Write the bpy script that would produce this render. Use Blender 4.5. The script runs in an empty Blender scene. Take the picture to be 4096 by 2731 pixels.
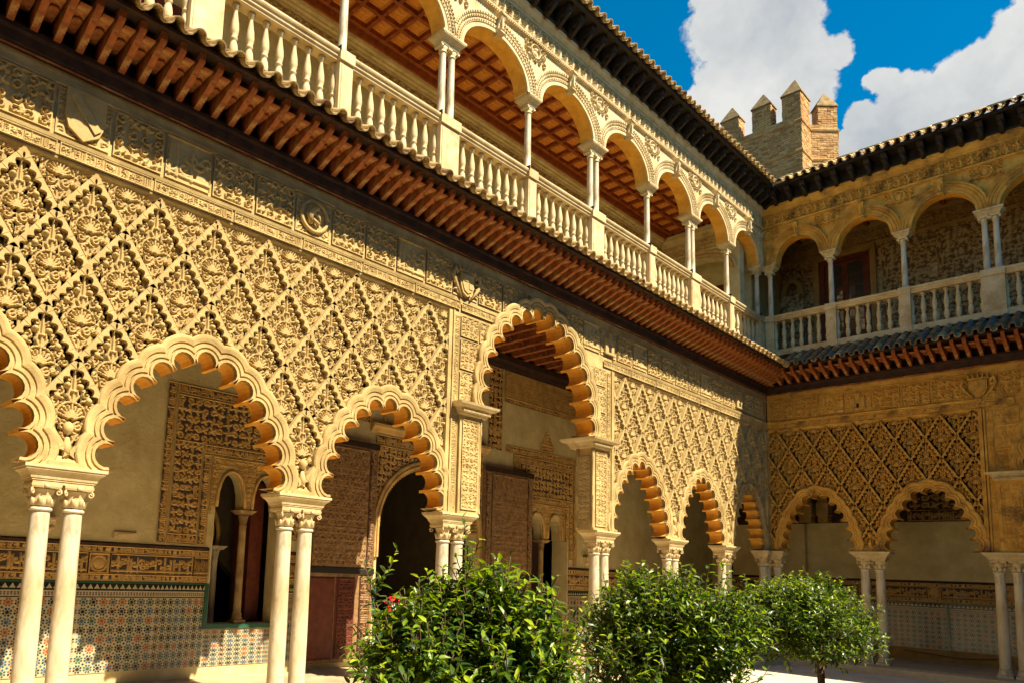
import bpy, math, random
import numpy as np
from mathutils import Vector
from mathutils.geometry import tessellate_polygon
rnd = random.Random(7)
PI = math.pi
sc = bpy.context.scene
COL = sc.collection

# ------------------------------------------------------------------ camera, world, sun, exposure
YAW, PITCH, ROLL = CAMROT = (-0.83155, 0.13066, 0.04067)
CAMPOS = (7.62248, -19.57786, 1.67101)
def cam_axes():
    f = np.array([math.sin(YAW) * math.cos(PITCH), math.cos(YAW) * math.cos(PITCH), math.sin(PITCH)])
    r = np.array([math.cos(YAW), -math.sin(YAW), 0.0]); u = np.cross(r, f)
    r2 = math.cos(ROLL) * r + math.sin(ROLL) * u; u2 = -math.sin(ROLL) * r + math.cos(ROLL) * u
    return r2, u2, f
cd = bpy.data.cameras.new('camera'); cam = bpy.data.objects.new('camera', cd); COL.objects.link(cam)
from mathutils import Matrix
_r, _u, _f = cam_axes()
cam.matrix_world = Matrix(((_r[0], _u[0], -_f[0], CAMPOS[0]), (_r[1], _u[1], -_f[1], CAMPOS[1]), (_r[2], _u[2], -_f[2], CAMPOS[2]), (0, 0, 0, 1)))
cd.sensor_width = 36; cd.lens = 2950.056 / 4096 * 36
cd.shift_x = 0.10630; cd.shift_y = 0.12859
cd.clip_start = 0.05; cd.clip_end = 500
sc.camera = cam

SUN = Vector((0.80, 0.164, 1.0)).normalized()
sd = bpy.data.lights.new('sun', 'SUN'); sun = bpy.data.objects.new('sun', sd); COL.objects.link(sun)
sun.rotation_euler = SUN.to_track_quat('Z', 'Y').to_euler()
sd.energy = 5.0; sd.angle = math.radians(0.5); sd.color = (1.0, 0.90, 0.70)

world = bpy.data.worlds.new('World'); sc.world = world; world.use_nodes = True
def build_world():
    nt = world.node_tree; N = nt.nodes; L = nt.links; N.clear()
    out = N.new('ShaderNodeOutputWorld')
    sky = N.new('ShaderNodeTexSky'); sky.sky_type = 'NISHITA'; sky.sun_disc = False
    sky.sun_elevation = math.asin(SUN.z); sky.sun_rotation = math.atan2(SUN.x, SUN.y)
    sky.air_density = 1.0; sky.dust_density = 0.2; sky.ozone_density = 3.5
    bg = N.new('ShaderNodeBackground'); bg.inputs['Strength'].default_value = 0.055
    hs = N.new('ShaderNodeHueSaturation'); hs.inputs['Saturation'].default_value = 1.5; hs.inputs['Hue'].default_value = 0.485; hs.inputs['Value'].default_value = 1.2
    L.new(sky.outputs[0], hs.inputs['Color']); L.new(hs.outputs[0], bg.inputs['Color'])
    tc = N.new('ShaderNodeTexCoord')
    def vm(op, a, b=None):
        n = N.new('ShaderNodeVectorMath'); n.operation = op
        for i, x in enumerate((a, b)):
            if x is None: continue
            if isinstance(x, (tuple, list)): n.inputs[i].default_value = x
            else: L.new(x, n.inputs[i])
        return n
    def mt(op, a, b=None, c=None, clamp=False):
        n = N.new('ShaderNodeMath'); n.operation = op; n.use_clamp = clamp
        for i, x in enumerate((a, b, c)):
            if x is None: continue
            if isinstance(x, (int, float)): n.inputs[i].default_value = x
            else: L.new(x, n.inputs[i])
        return n.outputs[0]
    d = vm('NORMALIZE', tc.outputs['Generated']).outputs[0]
    def noise(scale, detail, rough, vec=None):
        n = N.new('ShaderNodeTexNoise'); n.inputs['Scale'].default_value = scale; n.inputs['Detail'].default_value = detail
        n.inputs['Roughness'].default_value = rough; L.new(vec or d, n.inputs['Vector']); return n
    n1 = noise(9, 8, 0.62)
    off = vm('SUBTRACT', n1.outputs['Color'], (0.5, 0.5, 0.5)).outputs[0]
    sc1 = N.new('ShaderNodeVectorMath'); sc1.operation = 'SCALE'; sc1.inputs['Scale'].default_value = 0.06; L.new(off, sc1.inputs[0])
    dp = vm('ADD', d, sc1.outputs[0]).outputs[0]
    # cumulus lobes: (direction through picture measurements of the real sky, angular radius)
    lob = []
    def px(u, v, r):
        q = _f + (u - 1612.615) / 2950.056 * _r - (v - 1892.197) / 2950.056 * _u
        n = np.linalg.norm(q); lob.append((tuple(q / n), r / 2950.056 / n * 1.05))
    for a in ((2960, 20, 215), (3090, 90, 170), (2880, 130, 110), (2990, 330, 190), (3120, 360, 190), (3330, 215, 75), (3230, 200, 90), (2830, 420, 90), (3200, 480, 120),
              (2960, 560, 170), (2750, 560, 90), (3000, -250, 260), (2750, -300, 200),
              (3520, 345, 62), (3600, 400, 90), (3440, 500, 70), (3560, 540, 130), (3740, 400, 120), (3780, 560, 220), (3880, 290, 130), (3980, 420, 260),
              (4010, 200, 110), (4080, 120, 120), (4300, 300, 350), (4350, 0, 260), (3370, 610, 60), (4700, 200, 500)): px(*a)
    # a few more drifting beyond the frame so that the sky goes on
    for a in ((-0.6, 0.3, 0.55, 0.12), (-0.5, 0.2, 0.62, 0.10), (0.7, 0.5, 0.35, 0.14), (0.8, 0.4, 0.38, 0.12), (0.2, -0.8, 0.5, 0.14), (0.35, -0.75, 0.45, 0.12), (-0.7, -0.5, 0.3, 0.13)):
        v = Vector(a[:3]).normalized(); lob.append((tuple(v), a[3]))
    m = None
    for c, r in lob:
        dist = vm('DISTANCE', dp, tuple(float(x) for x in c)).outputs['Value']
        val = mt('MULTIPLY_ADD', dist, -1.0 / r, 1.0)
        m = val if m is None else mt('MAXIMUM', m, val)
    n2 = noise(28, 6, 0.6)
    k = mt('MULTIPLY_ADD', n2.outputs['Fac'], 0.9, -0.45)
    m2 = mt('ADD', m, k)
    mr = N.new('ShaderNodeMapRange'); mr.interpolation_type = 'SMOOTHSTEP'
    mr.inputs['From Min'].default_value = -0.02; mr.inputs['From Max'].default_value = 0.16; L.new(m2, mr.inputs['Value'])
    shade = N.new('ShaderNodeValToRGB'); shade.color_ramp.elements[0].color = (0.48, 0.54, 0.60, 1); shade.color_ramp.elements[0].position = 0.3
    shade.color_ramp.elements[1].color = (0.93, 0.93, 0.9, 1); shade.color_ramp.elements[1].position = 0.62
    n3 = noise(5, 6, 0.6, dp); L.new(n3.outputs['Fac'], shade.inputs['Fac'])
    bg2 = N.new('ShaderNodeBackground'); bg2.inputs['Strength'].default_value = 0.36; L.new(shade.outputs[0], bg2.inputs['Color'])
    mx = N.new('ShaderNodeMixShader'); L.new(mr.outputs[0], mx.inputs[0]); L.new(bg.outputs[0], mx.inputs[1]); L.new(bg2.outputs[0], mx.inputs[2])
    L.new(mx.outputs[0], out.inputs['Surface'])
build_world()
sc.view_settings.view_transform = 'Standard'; sc.view_settings.look = 'None'; sc.view_settings.gamma = 1
sc.view_settings.use_curve_mapping = False; sc.view_settings.exposure = 1.3

# ------------------------------------------------------------------ materials
def mat(name, col, col2=None, scale=6.0, rough=0.8, bump=0.0, bscale=40.0, spec=0.3, kind='noise', stretch=None, dirt=None, lo=0.35, hi=0.65):
    m = bpy.data.materials.new(name); m.use_nodes = True; nt = m.node_tree; N = nt.nodes; L = nt.links
    b = N['Principled BSDF']; b.inputs['Roughness'].default_value = rough; b.inputs['Specular IOR Level'].default_value = spec
    tc = N.new('ShaderNodeTexCoord'); vec = tc.outputs['Object']
    if stretch:
        mp = N.new('ShaderNodeMapping'); mp.inputs['Scale'].default_value = stretch; L.new(vec, mp.inputs['Vector']); vec = mp.outputs[0]
    if col2 is None: col2 = tuple(c * 0.75 for c in col)
    n = N.new('ShaderNodeTexNoise'); n.inputs['Scale'].default_value = scale; n.inputs['Detail'].default_value = 8; n.inputs['Roughness'].default_value = 0.65
    L.new(vec, n.inputs['Vector'])
    r = N.new('ShaderNodeValToRGB'); r.color_ramp.elements[0].position = lo; r.color_ramp.elements[1].position = hi
    r.color_ramp.elements[0].color = (*col2, 1); r.color_ramp.elements[1].color = (*col, 1); L.new(n.outputs['Fac'], r.inputs['Fac'])
    c = r.outputs[0]
    if dirt:
        n3 = N.new('ShaderNodeTexNoise'); n3.inputs['Scale'].default_value = dirt[1]; n3.inputs['Detail'].default_value = 6; n3.inputs['Roughness'].default_value = 0.7
        L.new(vec, n3.inputs['Vector'])
        rr = N.new('ShaderNodeValToRGB'); rr.color_ramp.elements[0].position = 0.52; rr.color_ramp.elements[1].position = 0.68; L.new(n3.outputs['Fac'], rr.inputs['Fac'])
        mx = N.new('ShaderNodeMixRGB'); mx.inputs['Color2'].default_value = (*dirt[0], 1); L.new(rr.outputs[0], mx.inputs['Fac']); L.new(c, mx.inputs['Color1']); c = mx.outputs[0]
    L.new(c, b.inputs['Base Color'])
    if bump:
        n2 = N.new('ShaderNodeTexNoise'); n2.inputs['Scale'].default_value = bscale; n2.inputs['Detail'].default_value = 6; n2.inputs['Roughness'].default_value = 0.7
        L.new(vec, n2.inputs['Vector']); bp = N.new('ShaderNodeBump'); bp.inputs['Strength'].default_value = bump; bp.inputs['Distance'].default_value = 0.02
        L.new(n2.outputs['Fac'], bp.inputs['Height']); L.new(bp.outputs[0], b.inputs['Normal'])
    return m
M = {}
M['stone'] = mat('carved_stucco', (0.57, 0.41, 0.165), (0.36, 0.24, 0.085), 3.0, 0.85, 0.35, 70, dirt=((0.36, 0.23, 0.08), 1.7))
M['stone_b'] = mat('weathered_stucco_warm_shade', (0.68, 0.38, 0.07), (0.44, 0.21, 0.03), 3.5, 0.9, 0.5, 60, dirt=((0.20, 0.11, 0.03), 2.2))  # shaded end wall copy of the stucco, warm bounced light put into its colour
M['soffit'] = mat('ochre_plaster_bounce_tint', (0.78, 0.40, 0.055), (0.60, 0.27, 0.03), 5.0, 0.8, 0.3, 30)  # bare ochre pushed to orange, light reflected under the arches painted in
M['cream'] = mat('cream_limestone', (0.66, 0.53, 0.30), (0.50, 0.36, 0.16), 4.0, 0.75, 0.25, 60, dirt=((0.42, 0.29, 0.12), 2.5))
M['marble'] = mat('worn_marble', (0.68, 0.60, 0.44), (0.46, 0.36, 0.20), 3.0, 0.45, 0.12, 50, stretch=(1, 1, 0.35), dirt=((0.34, 0.24, 0.11), 5.0))
M['plaster'] = mat('rough_plaster', (0.64, 0.54, 0.28), (0.46, 0.37, 0.17), 2.0, 0.9, 0.9, 14)
M['plasterd'] = mat('plain_band_plaster', (0.40, 0.25, 0.08), (0.26, 0.15, 0.04), 4.0, 0.9, 0.4, 40)
M['yeso'] = mat('gilded_stucco', (0.58, 0.38, 0.13), (0.36, 0.21, 0.06), 5.0, 0.8, 0.3, 60)
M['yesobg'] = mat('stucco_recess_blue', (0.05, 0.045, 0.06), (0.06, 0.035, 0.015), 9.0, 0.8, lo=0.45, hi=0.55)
M['wood'] = mat('red_brown_timber', (0.40, 0.12, 0.028), (0.16, 0.035, 0.010), 5.0, 0.7, 0.4, 30, stretch=(1, 1, 1), dirt=((0.55, 0.30, 0.10), 4.0))
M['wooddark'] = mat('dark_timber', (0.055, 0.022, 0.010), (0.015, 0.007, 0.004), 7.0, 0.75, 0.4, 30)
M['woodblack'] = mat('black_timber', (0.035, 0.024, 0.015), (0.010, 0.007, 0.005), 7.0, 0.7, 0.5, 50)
M['ceil'] = mat('orange_ceiling_boards', (0.78, 0.30, 0.04), (0.46, 0.13, 0.016), 7.0, 0.6, 0.3, 20, stretch=(1, 5, 1), dirt=((0.70, 0.32, 0.06), 3.0))
M['ceilbeam'] = mat('red_ceiling_beam', (0.36, 0.085, 0.012), (0.18, 0.035, 0.006), 8.0, 0.6, 0.3, 20)
M['door'] = mat('carved_door_wood', (0.34, 0.20, 0.08), (0.17, 0.09, 0.035), 12.0, 0.6, 0.3, 60)
M['doorbg'] = mat('door_dark_inlay', (0.045, 0.022, 0.012), (0.08, 0.02, 0.012), 20.0, 0.6)
M['doorred'] = mat('red_brown_door', (0.16, 0.04, 0.016), (0.09, 0.02, 0.01), 6.0, 0.5, 0.2, 30)
M['tile'] = mat('lichened_roof_tile', (0.58, 0.42, 0.18), (0.34, 0.20, 0.07), 9.0, 0.85, 0.5, 60, dirt=((0.13, 0.10, 0.05), 7.0))
M['tileb'] = mat('weathered_roof_tile', (0.34, 0.19, 0.07), (0.14, 0.08, 0.04), 9.0, 0.85, 0.5, 60, dirt=((0.09, 0.08, 0.06), 6.0))
M['tileblue'] = mat('blue_grey_roof_tile', (0.10, 0.12, 0.13), (0.16, 0.12, 0.06), 9.0, 0.8, 0.4, 60)
M['ridge'] = mat('green_glazed_tile', (0.05, 0.12, 0.06), (0.30, 0.26, 0.12), 3.0, 0.3)
M['brick'] = mat('tower_brick', (0.56, 0.33, 0.12), (0.40, 0.20, 0.065), 1.8, 0.9, 0.4, 30, dirt=((0.62, 0.42, 0.19), 3.0))
M['mortar'] = mat('tower_mortar', (0.40, 0.25, 0.10), (0.28, 0.16, 0.06), 5.0, 0.95, 0.4, 30)
M['capstone'] = mat('merlon_cap_render', (0.36, 0.24, 0.10), (0.16, 0.10, 0.04), 4.0, 0.95, 0.5, 20)
M['white'] = mat('white_glaze', (0.48, 0.42, 0.25), (0.36, 0.31, 0.18), 9.0, 0.25, spec=0.5)
M['tblack'] = mat('black_glaze', (0.012, 0.012, 0.012), (0.02, 0.018, 0.015), 9.0, 0.2, spec=0.5)
M['tblue'] = mat('blue_glaze', (0.05, 0.11, 0.17), (0.03, 0.07, 0.12), 20.0, 0.2, spec=0.5)
M['tgreen'] = mat('green_glaze', (0.02, 0.10, 0.05), (0.03, 0.08, 0.06), 20.0, 0.2, spec=0.5)
M['torange'] = mat('honey_glaze', (0.34, 0.10, 0.02), (0.22, 0.06, 0.015), 20.0, 0.2, spec=0.5)
M['paving'] = mat('courtyard_marble_paving', (0.74, 0.64, 0.46), (0.62, 0.52, 0.36), 1.5, 0.6, 0.2, 10)
M['floor'] = mat('gallery_paving', (0.58, 0.44, 0.27), (0.42, 0.30, 0.17), 2.0, 0.4, 0.1, 10)
M['curb'] = mat('marble_kerb', (0.62, 0.52, 0.34), (0.46, 0.36, 0.2), 3.0, 0.5, 0.1, 30)
M['soil'] = mat('garden_soil', (0.09, 0.06, 0.03), (0.05, 0.035, 0.02), 8.0, 0.95, 0.8, 20)
M['bark'] = mat('orange_tree_bark', (0.15, 0.09, 0.05), (0.08, 0.05, 0.03), 20.0, 0.9, 0.6, 60)
M['brocade'] = mat('worn_gilt_wall_pattern', (0.42, 0.30, 0.13), (0.12, 0.07, 0.025), 11.0, 0.8, 0.5, 30, dirt=((0.50, 0.42, 0.24), 1.3), lo=0.46, hi=0.54)
M['red'] = mat('red_petals', (0.60, 0.01, 0.02), (0.45, 0.01, 0.02), 9.0, 0.6)
M['iron'] = mat('black_iron', (0.02, 0.018, 0.015), None, 9.0, 0.5)
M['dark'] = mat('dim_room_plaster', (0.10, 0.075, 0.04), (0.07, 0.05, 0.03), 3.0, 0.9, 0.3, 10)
def glass():
    m = bpy.data.materials.new('window_glass'); m.use_nodes = True; b = m.node_tree.nodes['Principled BSDF']
    b.inputs['Base Color'].default_value = (0.05, 0.055, 0.05, 1); b.inputs['Roughness'].default_value = 0.05; b.inputs['Specular IOR Level'].default_value = 0.9
    n = m.node_tree.nodes.new('ShaderNodeTexNoise'); n.inputs['Scale'].default_value = 1.5
    bp = m.node_tree.nodes.new('ShaderNodeBump'); bp.inputs['Strength'].default_value = 0.15; m.node_tree.links.new(n.outputs['Fac'], bp.inputs['Height']); m.node_tree.links.new(bp.outputs[0], b.inputs['Normal'])
    return m
M['glass'] = glass()
def leafmat(name, c):
    m = bpy.data.materials.new(name); m.use_nodes = True; nt = m.node_tree; b = nt.nodes['Principled BSDF']
    b.inputs['Base Color'].default_value = (*c, 1); b.inputs['Roughness'].default_value = 0.38; b.inputs['Specular IOR Level'].default_value = 0.45
    t = nt.nodes.new('ShaderNodeBsdfTranslucent'); t.inputs['Color'].default_value = (c[0] * 1.6 + 0.05, c[1] * 1.6 + 0.05, c[2] * 0.4, 1)
    mx = nt.nodes.new('ShaderNodeMixShader'); mx.inputs[0].default_value = 0.35
    nt.links.new(b.outputs[0], mx.inputs[1]); nt.links.new(t.outputs[0], mx.inputs[2]); nt.links.new(mx.outputs[0], nt.nodes['Material Output'].inputs[0])
    return m
LEAF = [leafmat('leaf_deep_green', (0.025, 0.060, 0.006)), leafmat('leaf_mid_green', (0.06, 0.12, 0.008)), leafmat('leaf_bright_green', (0.18, 0.28, 0.010)), leafmat('leaf_yellow_green', (0.34, 0.42, 0.015))]

# ------------------------------------------------------------------ frames, things, mesh builder
class Frame:
    # wall coordinates (s along to the right, y into the building, z up)
    def __init__(self, rot): self.rot = rot
    def world(self, s, y, z):
        c, n = math.cos(self.rot), math.sin(self.rot); return (s * c - y * n, s * n + y * c, z)
FA = Frame(PI / 2); FB = Frame(0.0); FW = Frame(0.0)
ORG = {}
def thing(name, label, cat, F=FW, at=(0, 0, 0), group=None, kind=None):
    o = bpy.data.objects.new(name, None); COL.objects.link(o); o.empty_display_size = 0.1
    o.location = F.world(*at); o.rotation_euler = (0, 0, F.rot); ORG[o.name] = at
    if label: o['label'] = label
    if cat: o['category'] = cat
    if group: o['group'] = group
    if kind: o['kind'] = kind
    return o
def place(name, me, parent, at, rot=(0, 0, 0), scale=(1, 1, 1), F=FW, kind=None, label=None):
    o = bpy.data.objects.new(name, me); COL.objects.link(o)
    if parent is not None:
        o.parent = parent; a = ORG[parent.name]; o.location = (at[0] - a[0], at[1] - a[1], at[2] - a[2]); o.rotation_euler = rot
    else:
        o.location = F.world(*at); o.rotation_euler = (rot[0], rot[1], rot[2] + F.rot)
    o.scale = scale; ORG[o.name] = at
    if kind: o['kind'] = kind
    if label: o['label'] = label
    return o
def tag(o, label=None, cat=None, group=None, kind=None):
    for k, v in (('label', label), ('category', cat), ('group', group), ('kind', kind)):
        if v: o[k] = v
    return o
class MB:
    def __init__(self): self.v = []; self.f = []; self.m = []; self.cm = 0; self.sm = []
    def addf(self, f, m=None, smooth=False): self.f.append(f); self.m.append(self.cm if m is None else m); self.sm.append(smooth)
    def box(self, x0, x1, y0, y1, z0, z1, m=None):
        b = len(self.v)
        self.v += [(x0, y0, z0), (x1, y0, z0), (x1, y1, z0), (x0, y1, z0), (x0, y0, z1), (x1, y0, z1), (x1, y1, z1), (x0, y1, z1)]
        for f in ((3, 2, 1, 0), (4, 5, 6, 7), (0, 1, 5, 4), (1, 2, 6, 5), (2, 3, 7, 6), (3, 0, 4, 7)): self.addf(tuple(b + i for i in f), m)
        return self
    def loft(self, rings, m=None, smooth=False, cap0=True, cap1=True):
        n = len(rings[0]); b = len(self.v)
        for r in rings: self.v += r
        for k in range(len(rings) - 1):
            for i in range(n):
                j = (i + 1) % n; self.addf((b + k * n + i, b + k * n + j, b + (k + 1) * n + j, b + (k + 1) * n + i), m, smooth)
        if cap0: self.addf(tuple(b + i for i in reversed(range(n))), m)
        if cap1: self.addf(tuple(b + (len(rings) - 1) * n + i for i in range(n)), m)
        return self
    def rects(self, prof, cx=0, cy=0, m=None):    # prof: (z, hx, hy)
        return self.loft([[(cx - hx, cy - hy, z), (cx + hx, cy - hy, z), (cx + hx, cy + hy, z), (cx - hx, cy + hy, z)] for z, hx, hy in prof], m)
    def lathe(self, prof, cx=0, cy=0, n=16, m=None, smooth=True):   # prof: (r, z)
        return self.loft([[(cx + r * math.cos(2 * PI * i / n), cy + r * math.sin(2 * PI * i / n), z) for i in range(n)] for r, z in prof], m, smooth)
    def prism(self, poly, y0, y1, m=None, ms=None, sides=None):
        # poly [(s,z)] counter clockwise seen from the front (y negative); y0 front, y1 back
        n = len(poly); b = len(self.v)
        self.v += [(s, y0, z) for s, z in poly] + [(s, y1, z) for s, z in poly]
        for t in tessellate_polygon([[Vector((s, z, 0)) for s, z in poly]]):
            a = [poly[i] for i in t]
            ar = (a[1][0] - a[0][0]) * (a[2][1] - a[0][1]) - (a[2][0] - a[0][0]) * (a[1][1] - a[0][1])
            if abs(ar) < 1e-12: continue
            if ar < 0: t = t[::-1]
            self.addf(tuple(b + i for i in t), m); self.addf(tuple(b + n + i for i in reversed(t)), m)
        for i in range(n):
            j = (i + 1) % n; mm = ms if (ms is not None and (sides is None or sides(i))) else m
            self.addf((b + i, b + n + i, b + n + j, b + j), mm)
        return self
    def extr(self, prof, s0, s1, m=None, smooth=False):   # profile [(y,z)] swept along s, closed
        return self.loft([[(s0, y, z) for y, z in prof], [(s1, y, z) for y, z in prof]], m, smooth)
    def tube(self, pts, r, n=6, m=None):
        rings = []
        for i, p in enumerate(pts):
            p = Vector(p); a = Vector(pts[max(i - 1, 0)]); c = Vector(pts[min(i + 1, len(pts) - 1)]); t = (c - a).normalized()
            u = t.orthogonal().normalized(); 
            if i and rings: u = (lastu - t * lastu.dot(t)).normalized()
            lastu = u; w = t.cross(u); rr = r[i] if isinstance(r, (list, tuple)) else r
            rings.append([tuple(p + (u * math.cos(2 * PI * k / n) + w * math.sin(2 * PI * k / n)) * rr) for k in range(n)])
        return self.loft(rings, m, True)
    def grid(self, P, keep=None, m=None, smooth=False):
        h, w = P.shape[:2]; b = len(self.v); self.v += [tuple(x) for x in P.reshape(-1, 3).tolist()]
        for j in range(h - 1):
            for i in range(w - 1):
                if keep is None or keep[j, i]: self.addf((b + j * w + i, b + j * w + i + 1, b + (j + 1) * w + i + 1, b + (j + 1) * w + i), m, smooth)
        return self
    def mesh(self, name, mats, origin=(0, 0, 0)):
        me = bpy.data.meshes.new(name); o = origin
        me.from_pydata([(x - o[0], y - o[1], z - o[2]) for x, y, z in self.v], [], self.f)
        for k in mats: me.materials.append(M[k] if isinstance(k, str) else k)
        me.polygons.foreach_set('material_index', self.m); me.polygons.foreach_set('use_smooth', self.sm); me.update()
        return me
    def build(self, name, mats, parent=None, at=None, F=FW, kind=None, label=None):
        if isinstance(mats, (str, bpy.types.Material)): mats = [mats]
        at = at if at is not None else (ORG[parent.name] if parent is not None else (0, 0, 0))
        return place(name, self.mesh(name, mats, at), parent, at, F=F, kind=kind, label=label)

# ------------------------------------------------------------------ carved relief: height maps drawn as strokes
class Relief:
    def __init__(self, w, h, res):
        self.w, self.h = w, h; nx, nz = max(2, int(w / res) + 1), max(2, int(h / res) + 1)
        self.x = np.linspace(0, w, nx); self.z = np.linspace(0, h, nz); self.X, self.Z = np.meshgrid(self.x, self.z); self.H = np.zeros_like(self.X)
    def stroke(self, pts, r, hgt, taper=None):
        p = np.asarray(pts, float)
        for i in range(len(p) - 1):
            a, b = p[i], p[i + 1]; d = b - a; L = (d @ d) + 1e-12
            t = np.clip(((self.X - a[0]) * d[0] + (self.Z - a[1]) * d[1]) / L, 0, 1)
            D = np.hypot(self.X - a[0] - t * d[0], self.Z - a[1] - t * d[1])
            rr = r if taper is None else r * (taper[0] + (taper[1] - taper[0]) * (i + 0.5) / (len(p) - 1))
            hh = hgt * np.sqrt(np.clip(1 - (D / rr) ** 2, 0, 1)); np.maximum(self.H, hh, out=self.H)
        return self
    def dot(self, x, z, r, hgt):
        D = np.hypot(self.X - x, self.Z - z); np.maximum(self.H, hgt * np.sqrt(np.clip(1 - (D / r) ** 2, 0, 1)), out=self.H)
    def spiral(self, x, z, r0, turns, sgn, ph, r, hgt):
        t = np.linspace(0, 1, int(10 * turns) + 3); rad = r0 * (1 - 0.82 * t); a = ph + sgn * turns * 2 * PI * t
        self.stroke(np.c_[x + rad * np.cos(a), z + rad * np.sin(a)], r, hgt)
    def leafs(self, x, z, a, L, r, hgt):
        t = np.linspace(0, 1, 5); self.stroke(np.c_[x + L * t * np.cos(a + 0.5 * t), z + L * t * np.sin(a + 0.5 * t)], r, hgt, (1.3, 0.5))
    def frame(self, b, hgt):
        e = np.minimum(np.minimum(self.X, self.w - self.X), np.minimum(self.Z, self.h - self.Z)); self.H = np.where(e < b, hgt, self.H)
    def to_mb(self, mb, s=0, z=0, y=0, keep=None, bgm=None, thr=0.004, mirror=False):
        P = np.stack([self.X + s, y - self.H, self.Z + z], -1)
        h, w = self.H.shape; b = len(mb.v); mb.v += [tuple(q) for q in P.reshape(-1, 3).tolist()]
        low = np.maximum(np.maximum(self.H[:-1, :-1], self.H[1:, 1:]), np.maximum(self.H[1:, :-1], self.H[:-1, 1:])) < thr
        for j in range(h - 1):
            for i in range(w - 1):
                if keep is None or keep[j, i]:
                    mb.addf((b + j * w + i, b + j * w + i + 1, b + (j + 1) * w + i + 1, b + (j + 1) * w + i), bgm if (bgm is not None and low[j, i]) else None, False)
        return mb
def arabesque(w, h, res, depth, seed, cell=0.13, border=0.02, sym=True):
    q = Relief(w, h, res); g = random.Random(seed); nx = max(1, round(w / cell)); nz = max(1, round(h / cell)); cx, cz = w / nx, h / nz
    for j in range(nz):
        for i in range(nx if not sym else (nx + 1) // 2):
            x = (i + 0.5) * cx; z = (j + 0.5) * cz; s = 1 if (i + j) % 2 else -1; ph = g.uniform(0, 6.28); k = g.random()
            for mx in ((x, s, ph), (w - x, -s, PI - ph)) if sym else ((x, s, ph),):
                if k < 0.6:
                    q.spiral(mx[0], z, 0.46 * min(cx, cz), 1.15, mx[1], mx[2], 0.085 * cell, depth)
                    q.leafs(mx[0] + 0.3 * cx * math.cos(mx[2]), z + 0.3 * cz * math.sin(mx[2]), mx[2] + mx[1] * 1.2, 0.5 * cell, 0.10 * cell, depth * 0.8)
                else:
                    for t in range(4): q.leafs(mx[0], z, mx[2] + mx[1] * t * 1.57, 0.5 * cell, 0.13 * cell, depth)
                    q.dot(mx[0], z, 0.14 * cell, depth * 1.3)
    if border: q.frame(border, depth * 1.05)
    return q
def script_relief(w, h, res, depth, seed, border=0.01):
    q = Relief(w, h, res); g = random.Random(seed); n = int(w / (h * 0.16)); b = h * 0.13
    for i in range(n):
        x = w * (i + 0.5) / n; k = g.random(); x2 = x + w / n * 0.8
        if k < 0.55: q.stroke([(x, b), (x, h - b * g.uniform(1, 2.2))], h * 0.042, depth)
        if k > 0.35: q.stroke([(x - w / n * 0.6, b * 1.3), (x + w / n * 0.6, b * 1.2)], h * 0.04, depth)
        if k > 0.5: q.spiral(x, h * g.uniform(0.35, 0.7), h * 0.17, 0.9, g.choice((-1, 1)), g.uniform(0, 6), h * 0.038, depth)
        if g.random() < 0.4: q.dot(x, h * g.uniform(0.4, 0.8), h * 0.05, depth)
    if border: q.frame(border, depth * 1.05)
    return q
def straps(w, h, res, depth, cell, seed=0):
    # interlaced star strapwork: three line families 60 degrees apart, plus inset plates
    q = Relief(w, h, res); X, Z = q.X, q.Z; H = np.zeros_like(X)
    for a in (0, PI / 3, -PI / 3):
        t = (X * math.sin(a) + Z * math.cos(a)) / cell; f = np.abs((t % 1) - 0.5)
        for c in (0.17, 0.44):
            e = np.abs(f - c); H = np.maximum(H, np.where(e < 0.045, depth, 0)); H = np.maximum(H, np.where((e > 0.07) & (e < 0.09), depth * 0.6, 0))
    q.H = H; q.frame(0.02, depth * 1.2); return q

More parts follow.
